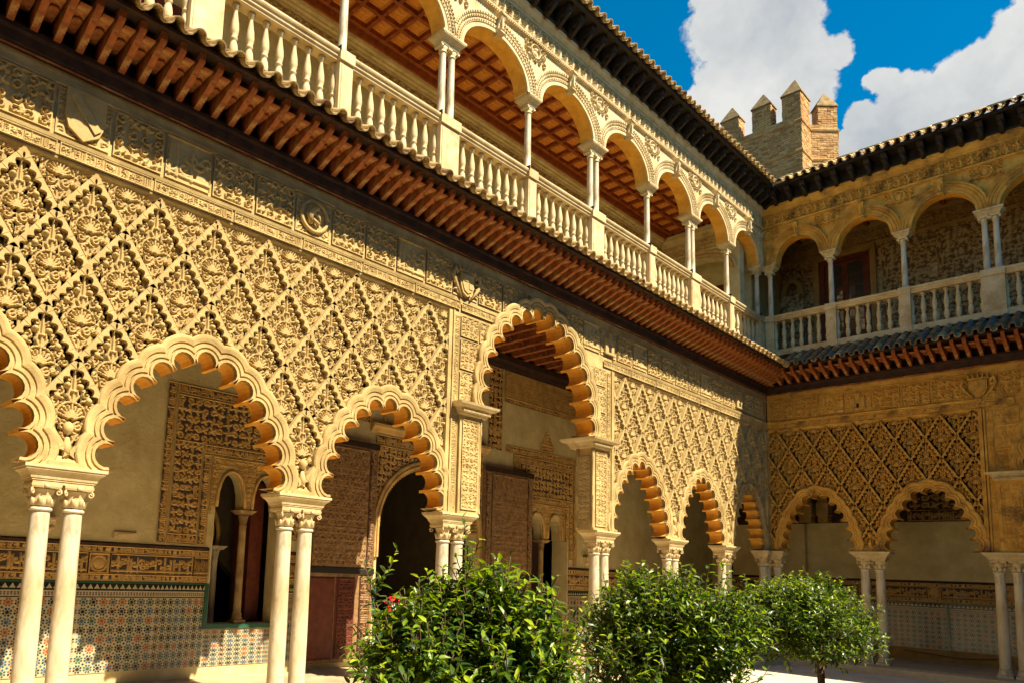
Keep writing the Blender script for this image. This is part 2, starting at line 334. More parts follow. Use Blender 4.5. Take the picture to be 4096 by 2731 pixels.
# ------------------------------------------------------------------ cusped arches
class Cusp:
    def __init__(self, sc_, half, zs, zb, apex, n):
        self.c, self.half, self.zs = sc_, half, zs; R = None
        k = apex - zb; d = (k * k - half * half) / (2 * half); self.d = d; Rr = half + d
        P = []; a1 = math.acos(d / Rr) if d > 0 else math.acos(d / Rr)
        for i in range(41):
            a = a1 * i / 40; P.append((-(Rr * math.cos(a) - d), zb + Rr * math.sin(a)))
        P = [q for q in P if q[1] > zs + 0.05]; P = [(-half, zs + 0.03)] + P; P = P + [(-x, z) for x, z in reversed(P[:-1])]
        seg = [math.dist(P[i], P[i + 1]) for i in range(len(P) - 1)]; tot = sum(seg); T = []
        for k in range(n + 1):
            t = tot * k / n; i = 0
            while i < len(seg) - 1 and t > seg[i]: t -= seg[i]; i += 1
            u = min(1, t / seg[i]); T.append((P[i][0] + (P[i + 1][0] - P[i][0]) * u + sc_, P[i][1] + (P[i + 1][1] - P[i][1]) * u))
        self.T = T; self.L = []
        for a, b in zip(T, T[1:]):
            c = math.dist(a, b); t = ((b[0] - a[0]) / c, (b[1] - a[1]) / c); nn = (-t[1], t[0]); m = ((a[0] + b[0]) / 2 + 0.17 * c * nn[0], (a[1] + b[1]) / 2 + 0.17 * c * nn[1])
            self.L.append((m, 0.455 * c, t, nn))
    def pt(self, i, o, a):
        m, r, t, n = self.L[i]; return (m[0] + (r + o) * (math.cos(a) * t[0] + math.sin(a) * n[0]), m[1] + (r + o) * (math.cos(a) * t[1] + math.sin(a) * n[1]))
    def lim(self, i, o, side):
        m, r, t, n = self.L[i]; j = i - 1 if side < 0 else i + 1; base = 3.51 if side < 0 else -0.37
        if j < 0 or j >= len(self.L): return base
        m2, r2 = self.L[j][0], self.L[j][1]; dx, dz = m2[0] - m[0], m2[1] - m[1]; D = math.hypot(dx, dz); A, B = r + o, r2 + o
        if D >= A + B: return base
        ca = (A * A + D * D - B * B) / (2 * A * D); al = math.acos(max(-1, min(1, ca))); th = math.atan2(dx * n[0] + dz * n[1], dx * t[0] + dz * t[1])
        if side < 0: th = th % (2 * PI)
        return th - al if side < 0 else th + al
    def profile(self, k=9):
        out = []
        for i in range(len(self.L)):
            a0, a1 = 3.51, -0.37
            out += [self.pt(i, 0, a0 + (a1 - a0) * q / k) for q in range(k + 1)]
        return [(s, max(z, self.zs)) for s, z in out]
    def archivolt(self, mb, prof, k=9, only=None):
        for i in range(len(self.L)):
            rows = []
            for o, y in prof:
                a0, a1 = self.lim(i, o, -1), self.lim(i, o, 1)
                rows.append([(s, y, max(z, self.zs)) for s, z in [self.pt(i, o, a0 + (a1 - a0) * q / k) for q in range(k + 1)]])
            mb.grid(np.array(rows), smooth=False)
        return mb
    def covers(self, s, z, o=0.19):
        # inside the opening or the moulded band
        for m, r, t, n in self.L:
            if math.hypot(s - m[0], z - m[1]) < r + o: return True
        if abs(s - self.c) < self.half and z < self.T[0][1]: return True
        T = self.T; ins = False; P = T
        j = len(P) - 1
        for i in range(len(P)):
            if (P[i][1] > z) != (P[j][1] > z) and s < (P[j][0] - P[i][0]) * (z - P[i][1]) / (P[j][1] - P[i][1]) + P[i][0]: ins = not ins
            j = i
        return ins
AV = lambda f, b: [(0, b), (0, f), (.028, f), (.032, f + .018), (.046, f + .018), (.05, f), (.085, f - .004), (.09, f + .014), (.104, f + .014), (.108, f - .004), (.15, f - .016), (.175, f - .016), (.19, f + .0), (.192, b)]

# ------------------------------------------------------------------ ground
g = MB().box(-60, 60, -60, 60, -0.9, -0.8).build('ground', 'soil', kind='structure')
MB().box(0.62, 13.0, -19.0, -0.62, -0.8, -0.16).build('courtyard_paving', 'paving', kind='structure')
mb = MB(); mb.box(-2.6, 0.32, -24, 2.6, -0.78, 0.0); mb.box(0.324, 16, -0.32, 2.6, -0.78, 0.0); mb.build('gallery_floor', 'floor', kind='structure')
mb = MB(); mb.box(0.325, 0.62, -24, -0.33, -0.78, -0.012); mb.box(0.33, 16, -0.62, -0.325, -0.78, -0.012); mb.build('marble_step', 'curb', kind='structure')
MB().box(3.3, 5.0, -17.5, -6.5, -0.5, -0.12).build('planting_bed', 'soil', kind='structure')
# the far sides of the same courtyard (they close it to the sky; behind the camera and to its right)
mb = MB(); mb.box(13.2, 13.5, -24, 2.6, -0.8, 10.5); mb.box(-2.6, 13.5, -24.3, -24.0, -0.8, 10.5); mb.build('courtyard_far_walls', 'plasterd', kind='structure')

# ------------------------------------------------------------------ layout measured from the photograph
ZS, ZTOP, ZT = 2.536, 5.60, 6.53
PA = [-20.0, -17.2, -14.4, -11.64, -7.67, -5.0, -2.434]
PB = [2.34, 4.80, 8.6, 11.06]
LI = 0.385
WF, AF = -0.06, -0.13
ARA = [Cusp(-18.6, 0.985, ZS, 2.5, 3.92, 13), Cusp(-15.8, 0.985, ZS, 2.5, 3.92, 13), Cusp(-13.02, 0.96, ZS, 2.5, 3.92, 13)]
BIGA = Cusp(-9.655, 1.38, 4.2, 4.4, 6.02, 16)
ARA2 = [Cusp(-6.335, 0.92, ZS, 2.5, 3.92, 13), Cusp(-3.717, 0.87, ZS, 2.5, 3.92, 13), Cusp(-1.29, 0.73, ZS, 2.5, 3.92, 13)]
ARB = [Cusp(1.22, 0.68, ZS, 2.5, 3.92, 13), Cusp(3.50, 0.73, ZS, 2.5, 3.92, 13)]
BIGB = Cusp(6.70, 1.35, 4.2, 4.4, 6.02, 16)

# ---- the carved diamond of the net
CW, CH = 0.69, 0.97
def diamond_relief():
    q = Relief(CW, CH, 0.0105); q.X -= CW / 2; q.Z -= CH / 2
    R = q.stroke; d = 0.029
    for k in range(9):   # shell
        a = PI * (0.08 + 0.84 * k / 8); R([(0.025 * math.cos(a), -0.13 + 0.02 * math.sin(a)), (0.115 * math.cos(a), -0.12 + 0.125 * math.sin(a))], 0.013, d * 1.25, (0.6, 1.35))
    a = np.linspace(-0.5, PI + 0.5, 16); R(np.c_[0.145 * np.cos(a), -0.11 + 0.15 * np.sin(a)], 0.011, d)
    for s in (-1, 1):
        q.spiral(s * 0.075, -0.20, 0.05, 1.2, s, PI / 2, 0.012, d); q.spiral(s * 0.175, 0.02, 0.045, 1.2, -s, -PI / 2, 0.012, d)
        q.spiral(s * 0.06, 0.27, 0.04, 1.0, s, 0 if s > 0 else PI, 0.011, d); q.spiral(s * 0.13, 0.13, 0.042, 1.1, s, PI / 2, 0.011, d)
        q.spiral(s * 0.235, -0.06, 0.04, 1.0, s, PI, 0.010, d); q.spiral(s * 0.14, -0.17, 0.04, 1.1, -s, 0, 0.010, d); q.spiral(s * 0.05, -0.31, 0.035, 1.0, -s, 0, 0.010, d)
        R([(s * 0.02, 0.05), (s * 0.05, 0.10), (s * 0.035, 0.16), (s * 0.075, 0.20)], 0.014, d)
        R([(s * 0.17, -0.04), (s * 0.2, 0.05), (s * 0.15, 0.09), (s * 0.1, 0.06)], 0.012, d); R([(s * 0.02, -0.26), (s * 0.07, -0.28), (s * 0.02, -0.38)], 0.014, d)
        q.dot(s * 0.062, 0.205, 0.034, 0.062); q.dot(s * 0.155, 0.075, 0.036, 0.062); q.dot(s * 0.215, -0.005, 0.018, 0.04)
        for a0 in np.linspace(0, 5.2, 6): q.leafs(s * (0.05 + 0.19 * ((a0 * 7.3) % 1)), -0.2 + 0.09 * a0, a0 * 2.2 * s, 0.045, 0.012, d * 0.8)
    R([(0, 0.03), (0, 0.12)], 0.016, d * 1.2); q.dot(0, 0.15, 0.022, 0.05); R([(0, 0.17), (0, 0.30), (0, 0.36)], 0.014, d * 1.1, (1.3, 0.7)); q.dot(0, -0.24, 0.022, d)
    return q
DQ = diamond_relief()
def in_diamond(x, z, inset=0.0): return abs(x) / (CW / 2) + abs(z) / (CH / 2) < 1 - inset
def diamond_mb(keep):   # keep(x, z) in cell coordinates
    q = DQ; mb = MB(); h, w = q.H.shape; K = np.zeros((h - 1, w - 1), bool); anyk = False
    for j in range(h - 1):
        for i in range(w - 1):
            x = (q.X[j, i] + q.X[j + 1, i + 1]) / 2; z = (q.Z[j, i] + q.Z[j + 1, i + 1]) / 2
            if in_diamond(x, z, 0.02) and keep(x, z): K[j, i] = True; anyk = True
    H = np.where(q.H > 0, q.H, 0); e = np.clip((1 - np.abs(q.X) / (CW / 2) - np.abs(q.Z) / (CH / 2)) / 0.05, 0, 1)
    P = np.stack([q.X, -H * e, q.Z], -1); mb.grid(P, K)
    n = 6; L = math.hypot(CW / 2, CH / 2)
    for s in (-1, 1):
        ex, ez = -s * CW / 2 / L, CH / 2 / L; nx, nz = -s * ez * 1.0, -abs(ex)   # inward normal
        for k in range(n):
            t0, t1 = L * k / n, L * (k + 1) / n; tm = (t0 + t1) / 2; cx, cz = s * CW / 2 + ex * tm + nx * .02, ez * tm + nz * .02
            if not keep(cx, cz): continue
            anyk = True; out = []; inn = []
            for u in (0, .25, .5, .75, 1):
                t = t0 + (t1 - t0) * u; wd = 0.068 - 0.044 * math.sin(PI * u); o = -0.012
                bx, bz = s * CW / 2 + ex * t, ez * t; out.append((bx + nx * o, bz + nz * o)); inn.append((bx + nx * wd, bz + nz * wd))
            poly = out + inn[::-1]
            if s > 0: poly = poly[::-1]
            mb.prism(poly, -0.068 - 0.004 * (k % 2), 0.0)
    return mb if anyk else None
FULL = diamond_mb(lambda x, z: True).mesh('carved_diamond', ['stone'])
FULLB = FULL.copy(); FULLB.materials.clear(); FULLB.materials.append(M['stone_b'])
def sebka(root, arches, s0, s1, w, phase, F, mt, full):
    sx = w / CW
    def ok(s, z): return s0 + 0.02 < s < s1 - 0.02 and ZS + 0.10 < z < ZTOP - 0.035 and not any(abs(s - a.c) < 1.5 and a.covers(s, z, 0.165) for a in arches)
    for row in range(-1, 7):
        zc = ZTOP - 0.02 - CH / 2 - (row) * CH / 2; odd = row % 2
        k0 = int((s0 - phase) / w) - 2; k1 = int((s1 - phase) / w) + 2
        for k in range(k0, k1 + 1):
            c = phase + (k + 0.5 * odd) * w
            if c + w / 2 < s0 + .05 or c - w / 2 > s1 - .05: continue
            smp = [(c + sx * x * CW / 2, zc + z * CH / 2) for x in (-.9, -.45, 0, .45, .9) for z in (-.95, -.5, 0, .5, .95) if abs(x) + abs(z) < 1.01]
            r = [ok(*q) for q in smp]
            if not any(r): continue
            if all(r): place('carved_diamond', full, root, (c, WF, zc), scale=(sx, 1, 1), F=F); continue
            mb = diamond_mb(lambda x, z: ok(c + x * sx, zc + z))
            if mb and len(mb.f) > 25: place('carved_diamond', mb.mesh('carved_diamond_cut', [mt]), root, (c, WF, zc), scale=(sx, 1, 1), F=F)

# ---- repeated carved tiles
def tile_mesh(q, name, mats, keep=None, bgm=None):
    mb = MB(); q.to_mb(mb, bgm=bgm, keep=keep); return mb.mesh(name, mats)
FRZ = [arabesque(0.54, 0.50, 0.011, 0.032, s, 0.135, 0.016) for s in (11, 12, 13, 14)]
SCR = [script_relief(0.95, 0.135, 0.008, 0.014, s) for s in (21, 22)]
GOT = script_relief(0.54, 0.50, 0.012, 0.022, 30)
for t in FRZ: t.frame(0.016, 0.026)
def repmeshes(m):
    return [tile_mesh(q, 'frieze_relief', [m]) for q in FRZ + [GOT]], [tile_mesh(q, 'script_relief', [m]) for q in SCR]
def shield_mb(kind):
    mb = MB(); P = []
    if kind == 'band':
        P = [(-.2, .26), (.2, .26), (.2, -.02), (.15, -.16), (0, -.26), (-.15, -.16), (-.2, -.02)][::-1]; mb.prism(P, -0.045, 0); mb.prism([(-.17, .17), (-.10, .23), (.16, -.09), (.10, -.15)][::-1], -0.065, -0.044)
        mb.lathe([(.05, -.02), (.045, .01), (0, .02)], n=10); 
    elif kind == 'roundel':
        a = [2 * PI * i / 28 for i in range(28)]
        mb.tube([(0.2 * math.cos(t), -0.025, 0.2 * math.sin(t)) for t in a + [0]], 0.028, 6); mb.prism([(0.17 * math.cos(t), 0.17 * math.sin(t)) for t in a], -0.015, 0)
        mb.tube([(-.07, -.05, -.12), (-.08, -.06, 0), (-.02, -.07, .09), (.04, -.06, .10)], [.03, .045, .04, .025]); mb.tube([(-.06, -.05, .03), (.05, -.06, .0), (.08, -.05, -.07)], [.03, .022, .015])
        mb.tube([(-.04, -.05, -.05), (.06, -.06, -.1)], [.03, .018]); mb.tube([(-.08, -.05, -.1), (-.13, -.05, 0), (-.1, -.05, .1)], .012)
    elif kind == 'arms':
        P = [(-.15, .12), (.15, .12), (.15, -.08), (.1, -.2), (0, -.25), (-.1, -.2), (-.15, -.08)][::-1]; mb.prism(P, -0.06, 0); mb.prism([(s * .8, z * .8) for s, z in P], -0.075, -0.058)
        for k in range(5): mb.tube([(-.16 + .08 * k, -.04, .14), (-.18 + .09 * k, -.06, .26)], [.024, .012])
        mb.tube([(-.19, -.04, .15), (.19, -.04, .15)], .026)
        for s in (-1, 1):
            mb.tube([(s * .19, -.03, .1), (s * .27, -.05, .16), (s * .3, -.04, .02), (s * .22, -.04, -.12), (s * .1, -.03, -.27)], [.025, .03, .035, .03, .015])
            for k in range(4): mb.tube([(s * .2, -.03, .08 - k * .08), (s * .3, -.05, .14 - k * .11)], [.02, .008])
        mb.box(-.1, -.01, -.085, -.07, -.02, .08); mb.box(.01, .1, -.085, -.07, -.13, -.04)
    elif kind == 'castle':
        mb.box(-.13, .13, -.04, 0, -.18, -.02); mb.box(-.15, -.06, -.045, 0, -.18, .06); mb.box(.06, .15, -.045, 0, -.18, .06); mb.box(-.05, .05, -.05, 0, -.02, .16); mb.box(-.17, .17, -.055, 0, -.22, -.18)
        for k in (-.14, -.09, .08, .13, -.04, .0, .04): mb.box(k - .012, k + .012, -.05, 0, (.16 if abs(k) < .05 else .06), (.19 if abs(k) < .05 else .09))
        mb.box(-.025, .025, -.058, -.045, -.18, -.08, 1)
    return mb

# ---- lower arcade wall
def bands(F, root, mt, runs, top_runs):
    for l, r in runs:   # inscription band zone and the ledge over the net
        mb = MB(); mb.extr([(-.10, ZTOP), (-.10, 5.63), (-.13, 5.635), (-.13, 5.77), (-.15, 5.775), (-.16, 5.81), (-.12, 5.83), (.22, 5.83), (.22, ZTOP)], l, r)
        mb.extr([(-.06, 5.545), (-.075, 5.55), (-.085, 5.575), (-.115, 5.6), (-.12, 5.62), (-.06, 5.62)], l, r); mb.build('moulded_ledge', [mt], root, F=F)
        MB().box(l, r, -.115, .22, 5.831, ZT + .1).build('frieze_wall', [mt], root, F=F)
        mb = MB(); mb.extr([(-.114, 6.36), (-.13, 6.365), (-.135, 6.385), (-.116, 6.40)], l, r); mb.build('frieze_fillet', [mt], root, F=F)
A = thing('arcade_wall', 'long sunlit lower arcade wall with carved diamond net, cusped arches and tall central arch', 'arcade wall', FA, (-20.0, 0, 0))
B = thing('arcade_wall', 'shaded end arcade wall facing the camera under the tiled canopy, diamond net over two cusped arches', 'arcade wall', FB, (0.0, 0, 0))
def small_bays(F, root, mt, arches, bounds):
    for a, l, r in zip(arches, bounds, bounds[1:]):
        prof = a.profile(); poly = [(l, a.zs)] + prof + [(r, a.zs), (r, ZTOP - .002), (l, ZTOP - .002)]; n = len(prof)
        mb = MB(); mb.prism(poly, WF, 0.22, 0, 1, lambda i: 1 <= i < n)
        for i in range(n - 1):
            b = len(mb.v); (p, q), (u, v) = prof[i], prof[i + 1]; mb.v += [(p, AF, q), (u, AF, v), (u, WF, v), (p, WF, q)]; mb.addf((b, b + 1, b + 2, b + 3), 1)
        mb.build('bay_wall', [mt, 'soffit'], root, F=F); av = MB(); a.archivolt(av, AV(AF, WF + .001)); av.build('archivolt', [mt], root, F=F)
        # little pedestal panels over the imposts
    for s in bounds[1:-1]:
        mb = MB(); mb.box(s - .17, s + .17, -.15, WF + .01, ZS + .001, ZS + .05); mb.extr([(-.06, ZS + .05), (-.13, ZS + .05), (-.09, ZS + .11), (-.06, ZS + .11)], s - .14, s + .14)
        mb.tube([(s, -.08, ZS + .1), (s, -.11, ZS + .19), (s, -.09, ZS + .3)], [.035, .045, .02]); mb.lathe([(0.0, ZS + .32), (.045, ZS + .35), (.055, ZS + .4), (.04, ZS + .44), (0, ZS + .46)], s, -.09, 10)
        mb.build('corbel', [mt], root, F=F)
def central(F, root, mt, a, l, r, jamb, capc, strip):
    # tall middle bay: wall, moulded arch, pilaster boxes, caps, carved panels
    prof = a.profile(); n = len(prof); c = a.c
    poly = [(l, ZS), (c - jamb, ZS), (c - jamb, 4.03), (c - jamb, 4.2)] + prof + [(c + jamb, 4.2), (c + jamb, 4.03), (c + jamb, ZS), (r, ZS), (r, ZT + .1), (l, ZT + .1)]
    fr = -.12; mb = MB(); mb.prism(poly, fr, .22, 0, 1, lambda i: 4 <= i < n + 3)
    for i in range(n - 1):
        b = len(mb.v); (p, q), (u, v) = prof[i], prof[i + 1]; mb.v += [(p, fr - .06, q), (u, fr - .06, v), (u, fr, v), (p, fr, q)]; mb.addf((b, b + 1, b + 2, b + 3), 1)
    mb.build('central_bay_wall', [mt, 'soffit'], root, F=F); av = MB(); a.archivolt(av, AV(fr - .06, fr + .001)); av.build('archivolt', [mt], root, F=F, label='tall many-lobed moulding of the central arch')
    ok = lambda s, z: not a.covers(s, z, .185)
    for sg in (-1, 1):
        x0, x1 = sorted((c + sg * (jamb + .005), c + sg * (jamb + .46))); bx = (x0 + x1) / 2
        mb = MB(); mb.box(x0, x1, -.16, fr - .001, ZS + .005, 4.03); mb.build('pilaster', [mt], root, F=F)
        q = arabesque(.36, 1.36, .011, .016, 50 + sg, .09, .012); q.to_mb(mb := MB(), x0 + .05, ZS + .07, -.161); mb.build('pilaster_panel', [mt], root, F=F)
        # cap with dentils
        mb = MB(); cx = c + sg * (jamb + .19); cy = .04; mb.rects([(4.03, .29, .235), (4.05, .30, .245), (4.06, .30, .245), (4.09, .32, .265), (4.13, .34, .29), (4.145, .40, .35), (4.165, .42, .37), (4.2, .44, .385)], cx, cy); mb.build('cornice_cap', ['cream'], root, F=F)
        mb = MB()
        for k in range(22): mb.box(cx - .31 + k * .028, cx - .297 + k * .028, cy - .315, cy - .26, 4.065, 4.09)
        mb.build('dentil_row', ['cream'], root, F=F, kind='stuff')
        # niche panel on the jamb facing the opening
        q = arabesque(.26, 1.25, .011, .014, 60 + sg, .1, .012); mb = MB(); q.to_mb(mb)
        jm = mb.mesh('jamb_panel', [mt]); place('jamb_panel', jm, root, (c + sg * (jamb - .004), -.10 if sg < 0 else .16, ZS + .1), rot=(0, 0, PI / 2 if sg < 0 else -PI / 2), F=F)
        mb = MB()
        for yy in (-.15, .17): mb.lathe([(.022, ZS + .02), (.03, ZS + .04), (.018, ZS + .1), (.018, ZS + .6), (.028, ZS + .62), (.018, ZS + .64), (.018, 3.75), (.03, 3.8), (.022, 3.9), (.035, 4.02)], c + sg * (jamb - .012), yy, 10)
        mb.build('colonnette', [mt], root, F=F)
        # vertical script strip and stacked panels
        sx = c + sg * (strip - .085); q = script_relief(2.9, .13, .011, .012, 70 + sg)
        P = MB(); h, w = q.H.shape; P.v = [tuple(t) for t in np.stack([-q.Z + .065, -q.H, q.X], -1).reshape(-1, 3).tolist()]
        for j in range(h - 1):
            for i in range(w - 1): P.addf((j * w + i, j * w + i + 1, (j + 1) * w + i + 1, (j + 1) * w + i))
        place('vertical_script_strip', P.mesh('vertical_script', [mt]), root, (sx, fr - .002, ZS + .1), F=F)
        mb = MB(); mb.box(*sorted((c + sg * (strip + .01), c + sg * (strip - .02))), -.15, .0, ZS, 5.6); mb.build('edge_fillet', [mt], root, F=F)
        for (z0, z1) in ((4.24, 4.72), (4.74, 5.22), (5.24, 5.58)):
            for k in range(4):
                w_ = .41; p0 = c + sg * (strip - .17 - (k + 1) * .43) if sg > 0 else c - (strip - .17 - k * .43); 
                if abs(p0 + w_ / 2 - c) < .3 + (.0 if z0 > 5 else .5): continue
                q = arabesque(w_, z1 - z0 - .01, .0115, .016, 80 + k * 3 + sg, .115, .014)
                keep = np.array([[ok(p0 + (q.x[i] + q.x[i + 1]) / 2, z0 + (q.z[j] + q.z[j + 1]) / 2) for i in range(len(q.x) - 1)] for j in range(len(q.z) - 1)])
                if keep.sum() > 60: q.to_mb(mb := MB(), p0, z0, fr - .002, keep); mb.build('carved_panel', [mt], root, F=F)
def frieze(F, root, mt, s0, s1, mesh_f, mesh_s, arch, shields):
    # carved squares and a line of script, leaving out the crown of the tall arch
    blk = lambda s, z: arch.covers(s, z, .19)
    k = 0; s = s0
    while s + .54 < s1:
        near = abs(s + .27 - arch.c) < 1.2; sh = [q for q in shields if s - .02 < q[0] < s + .58]
        if sh and not near:
            mb = shield_mb(sh[0][1]); q = arabesque(.54, .50, .0125, .016, 90 + k, .12, .014); q.to_mb(p := MB()); place('frieze_panel', p.mesh('frieze_relief', [mt]), root, (s, -.116, 5.85), F=F)
            place({'band': 'shield', 'roundel': 'roundel', 'arms': 'coat_of_arms', 'castle': 'castle_emblem'}[sh[0][1]], mb.mesh('emblem', [mt, 'wooddark']), root, (s + .27, -.12, 6.11), F=F)
        elif near:
            q = FRZ[k % 4]; kp = np.array([[not blk(s + q.x[i], 5.85 + q.z[j]) for i in range(len(q.x) - 1)] for j in range(len(q.z) - 1)])
            if kp.sum() > 80: q.to_mb(p := MB(), 0, 0, 0, kp); place('frieze_panel', p.mesh('frieze_relief', [mt]), root, (s, -.124, 5.85), F=F)
        else:
            place('frieze_panel', mesh_f[(4 if (k * 7) % 11 in (3, 4, 5) else k % 4)], root, (s, -.117, 5.85), F=F)
        s += .575; k += 1
    s = s0; k = 0
    while s + .9 < s1:
        if abs(s + .47 - arch.c) > 1.45: place('script_panel', mesh_s[k % 2], root, (s, -.132, 5.634), F=F)
        s += .98; k += 1
mfA, msA = repmeshes('stone'); mfB, msB = repmeshes('stone_b')
small_bays(FA, A, 'stone', ARA, [-20.0, -17.2, -14.4, -11.86]); small_bays(FA, A, 'stone', ARA2, [-7.45, -5.0, -2.434, -.13])
small_bays(FB, B, 'stone_b', ARB, [.13, 2.34, 4.55])
central(FA, A, 'stone', BIGA, -11.859, -7.451, 1.55, 0, 2.19); central(FB, B, 'stone_b', BIGB, 4.551, 8.85, 1.53, 0, 2.13)
bands(FA, A, 'stone', [(-20.6, -11.862), (-7.448, -.132)], None); bands(FB, B, 'stone_b', [(.13, 4.548), (8.853, 13.2)], None)
sebka(A, ARA, -20.6, -11.86, .69, -15.8, FA, 'stone', FULL); sebka(A, ARA2, -7.45, -.13, .645, -3.74, FA, 'stone', FULL)
sebka(B, ARB, .13, 4.53, .575, 1.2 - .2875, FB, 'stone_b', FULLB)
frieze(FA, A, 'stone', -20.5, -.15, mfA, msA, BIGA, [(-17.3, 'band'), (-14.41, 'roundel'), (-11.6, 'arms'), (-7.45, 'castle'), (-1.6, 'castle')])
frieze(FB, B, 'stone_b', .22, 9.5, mfB, msB, BIGB, [(2.39, 'castle'), (4.77, 'arms')])
# vertical frames at the ends of the nets
for F, r, m, xs in ((FA, A, 'stone', (-11.9, -7.41)), (FB, B, 'stone_b', (4.5,))):
    for x in xs: MB().box(x - .035, x + .035, -.135, WF + .01, ZS + .002, ZTOP - .005).build('edge_fillet', [m], r, F=F)
# rest of B beyond the frame
MB().box(8.852, 13.2, WF, .22, 0, ZTOP).build('plain_wall', ['stone_b'], B, F=FB)
# tower of masonry at the corner
MB().box(-.22, .12, -.131, .22, ZS + .003, ZTOP - .01).build('corner_block', ['stone'], A, F=FA)

# ---- paired columns
def capital(z0, z1, r, rc, cx, n=14):
    mb = MB(); h = z1 - z0
    mb.lathe([(r * 1.0, z0 + .012), (r * .98, z0 + h * .3), (r * 1.05, z0 + h * .55), (r * 1.2, z0 + h * .75), (r * 1.3, z0 + h * .8)], cx, 0, n)
    mb.rects([(z0 + h * .82, r * 1.42, r * 1.42), (z0 + h * .9, r * 1.5, r * 1.5), (z1, r * 1.52, r * 1.52)], cx, 0)
    for a in range(8):
        t = a * PI / 4 + PI / 8; c, s = math.cos(t), math.sin(t)
        mb.tube([(cx + r * .98 * c, r * .98 * s, z0 + .02), (cx + r * 1.12 * c, r * 1.12 * s, z0 + h * .35), (cx + r * 1.38 * c, r * 1.38 * s, z0 + h * .42)], [r * .22, r * .26, r * .10], 6)
    for sx in (-1, 1):
        for sy in (-1, 1):
            p = []; ccx, ccy = cx + sx * r * 1.28, sy * r * 1.28
            for k in range(11):
                t = k / 10; a = PI / 2 + 2.6 * PI * t; rr = r * .36 * (1 - .75 * t); d = rr * math.cos(a); p.append((ccx - sx * .707 * d, ccy - sy * .707 * d, z0 + h * .66 + rr * math.sin(a)))
            mb.tube(p, r * .10, 6)
    mb.tube([(cx - r * .25, -r * 1.5, z0 + h * .9), (cx + r * .25, -r * 1.5, z0 + h * .9)], r * .22, 6)
    return mb
def impost_mb(hx, hy, z0, z1, cx=0, cy=0):
    d = z1 - z0; return MB().rects([(z0, hx * .74, hy * .62), (z0 + d * .16, hx * .74, hy * .62), (z0 + d * .17, hx * .77, hy * .66), (z0 + d * .26, hx * .77, hy * .66), (z0 + d * .27, hx * .80, hy * .7), (z0 + d * .42, hx * .82, hy * .73), (z0 + d * .6, hx * .88, hy * .83), (z0 + d * .70, hx * .94, hy * .92),
                                      (z0 + d * .72, hx * .96, hy * .94), (z0 + d * .82, hx * .96, hy * .95), (z0 + d * .83, hx, hy), (z1, hx, hy)], cx, cy)
rS, rT = .102, .089
SH = MB().lathe([(rS * 1.02, .16), (rS, .22), (rS, .9), (rT * 1.04, 1.7), (rT, 2.09), (rT, 2.1)], n=24).mesh('shaft', ['marble'])
RG = MB().lathe([(rT, 2.10), (rT * 1.14, 2.103), (rT * 1.22, 2.118), (rT * 1.14, 2.133), (rT, 2.137)], n=24).mesh('neck_ring', ['marble'])
BS = MB(); BS.rects([(0, .135, .135), (.05, .135, .135)]); BS.lathe([(.13, .051), (.138, .07), (.13, .09), (.11, .10), (.108, .115), (.118, .13), (.116, .15), (.102, .162)], n=20); BS = BS.mesh('column_base', ['marble'])
CAP = capital(2.135, 2.36, .092, 0, 0).mesh('capital', ['cream'])
def column_set(name, label, F, s, offs, imp=None, group=None, marb=None):
    t = thing(name, label, 'columns', F, (s, 0, 0), group)
    for dx, dy in offs:
        for nm, me in (('shaft', SH), ('neck_ring', RG), ('column_base', BS), ('capital', CAP)):
            place(nm, me, t, (s + dx, dy, 0), F=F)
    if imp: imp.build('impost', ['cream'], t, F=F)
    return t
pr = [(-.152, 0), (.152, 0)]
labA = {-20.0: 'pair of marble columns nearest the camera, carrying the first cusped arch on the long side', -17.2: 'pair of white marble columns at far left of the picture, in front of mosaic wall',
        -14.4: 'pair of marble columns between the grilled twin window and the open carved door leaf', -11.64: 'pair of columns under left pilaster of the tall central arch, behind the nearest bush',
        -7.67: 'pair of columns under right pilaster of the tall central arch, beside the tiled wall', -5.0: 'pair of sunlit marble columns just right of the central bay, above the middle orange tree',
        -2.434: 'half shaded pair of marble columns, last before the courtyard corner'}
for s in PA:
    hx = LI if s not in (-11.64, -7.67) else .39
    column_set('column_pair', labA[s], FA, s, pr, impost_mb(hx, .215, 2.36, ZS, s, .0), 'paired columns of the lower arcades')
labB = {2.34: 'pair of columns between the two cusped arches of the end wall', 4.80: 'tall pair of columns at the right edge of the picture, under the end wall pier', 8.6: 'pair of columns on the far side of the end wall tall arch', 11.06: 'outermost pair of columns of the end wall'}
for s in PB: column_set('column_pair', labB[s], FB, s, pr, impost_mb(.41, .215, 2.36, ZS, s, .0), 'paired columns of the lower arcades')
t = column_set('corner_columns', 'cluster of three columns standing in the courtyard corner, under the meeting arches', FB, 0, [(0, -.256), (.256, 0), (0, 0)], None)
mb = impost_mb(.22, .24, 2.36, ZS, .0, -.24); mb2 = impost_mb(.24, .22, 2.361, ZS - .001, .24, .0)
mb.build('impost', ['cream'], t, F=FB); mb2.build('impost', ['cream'], t, F=FB)

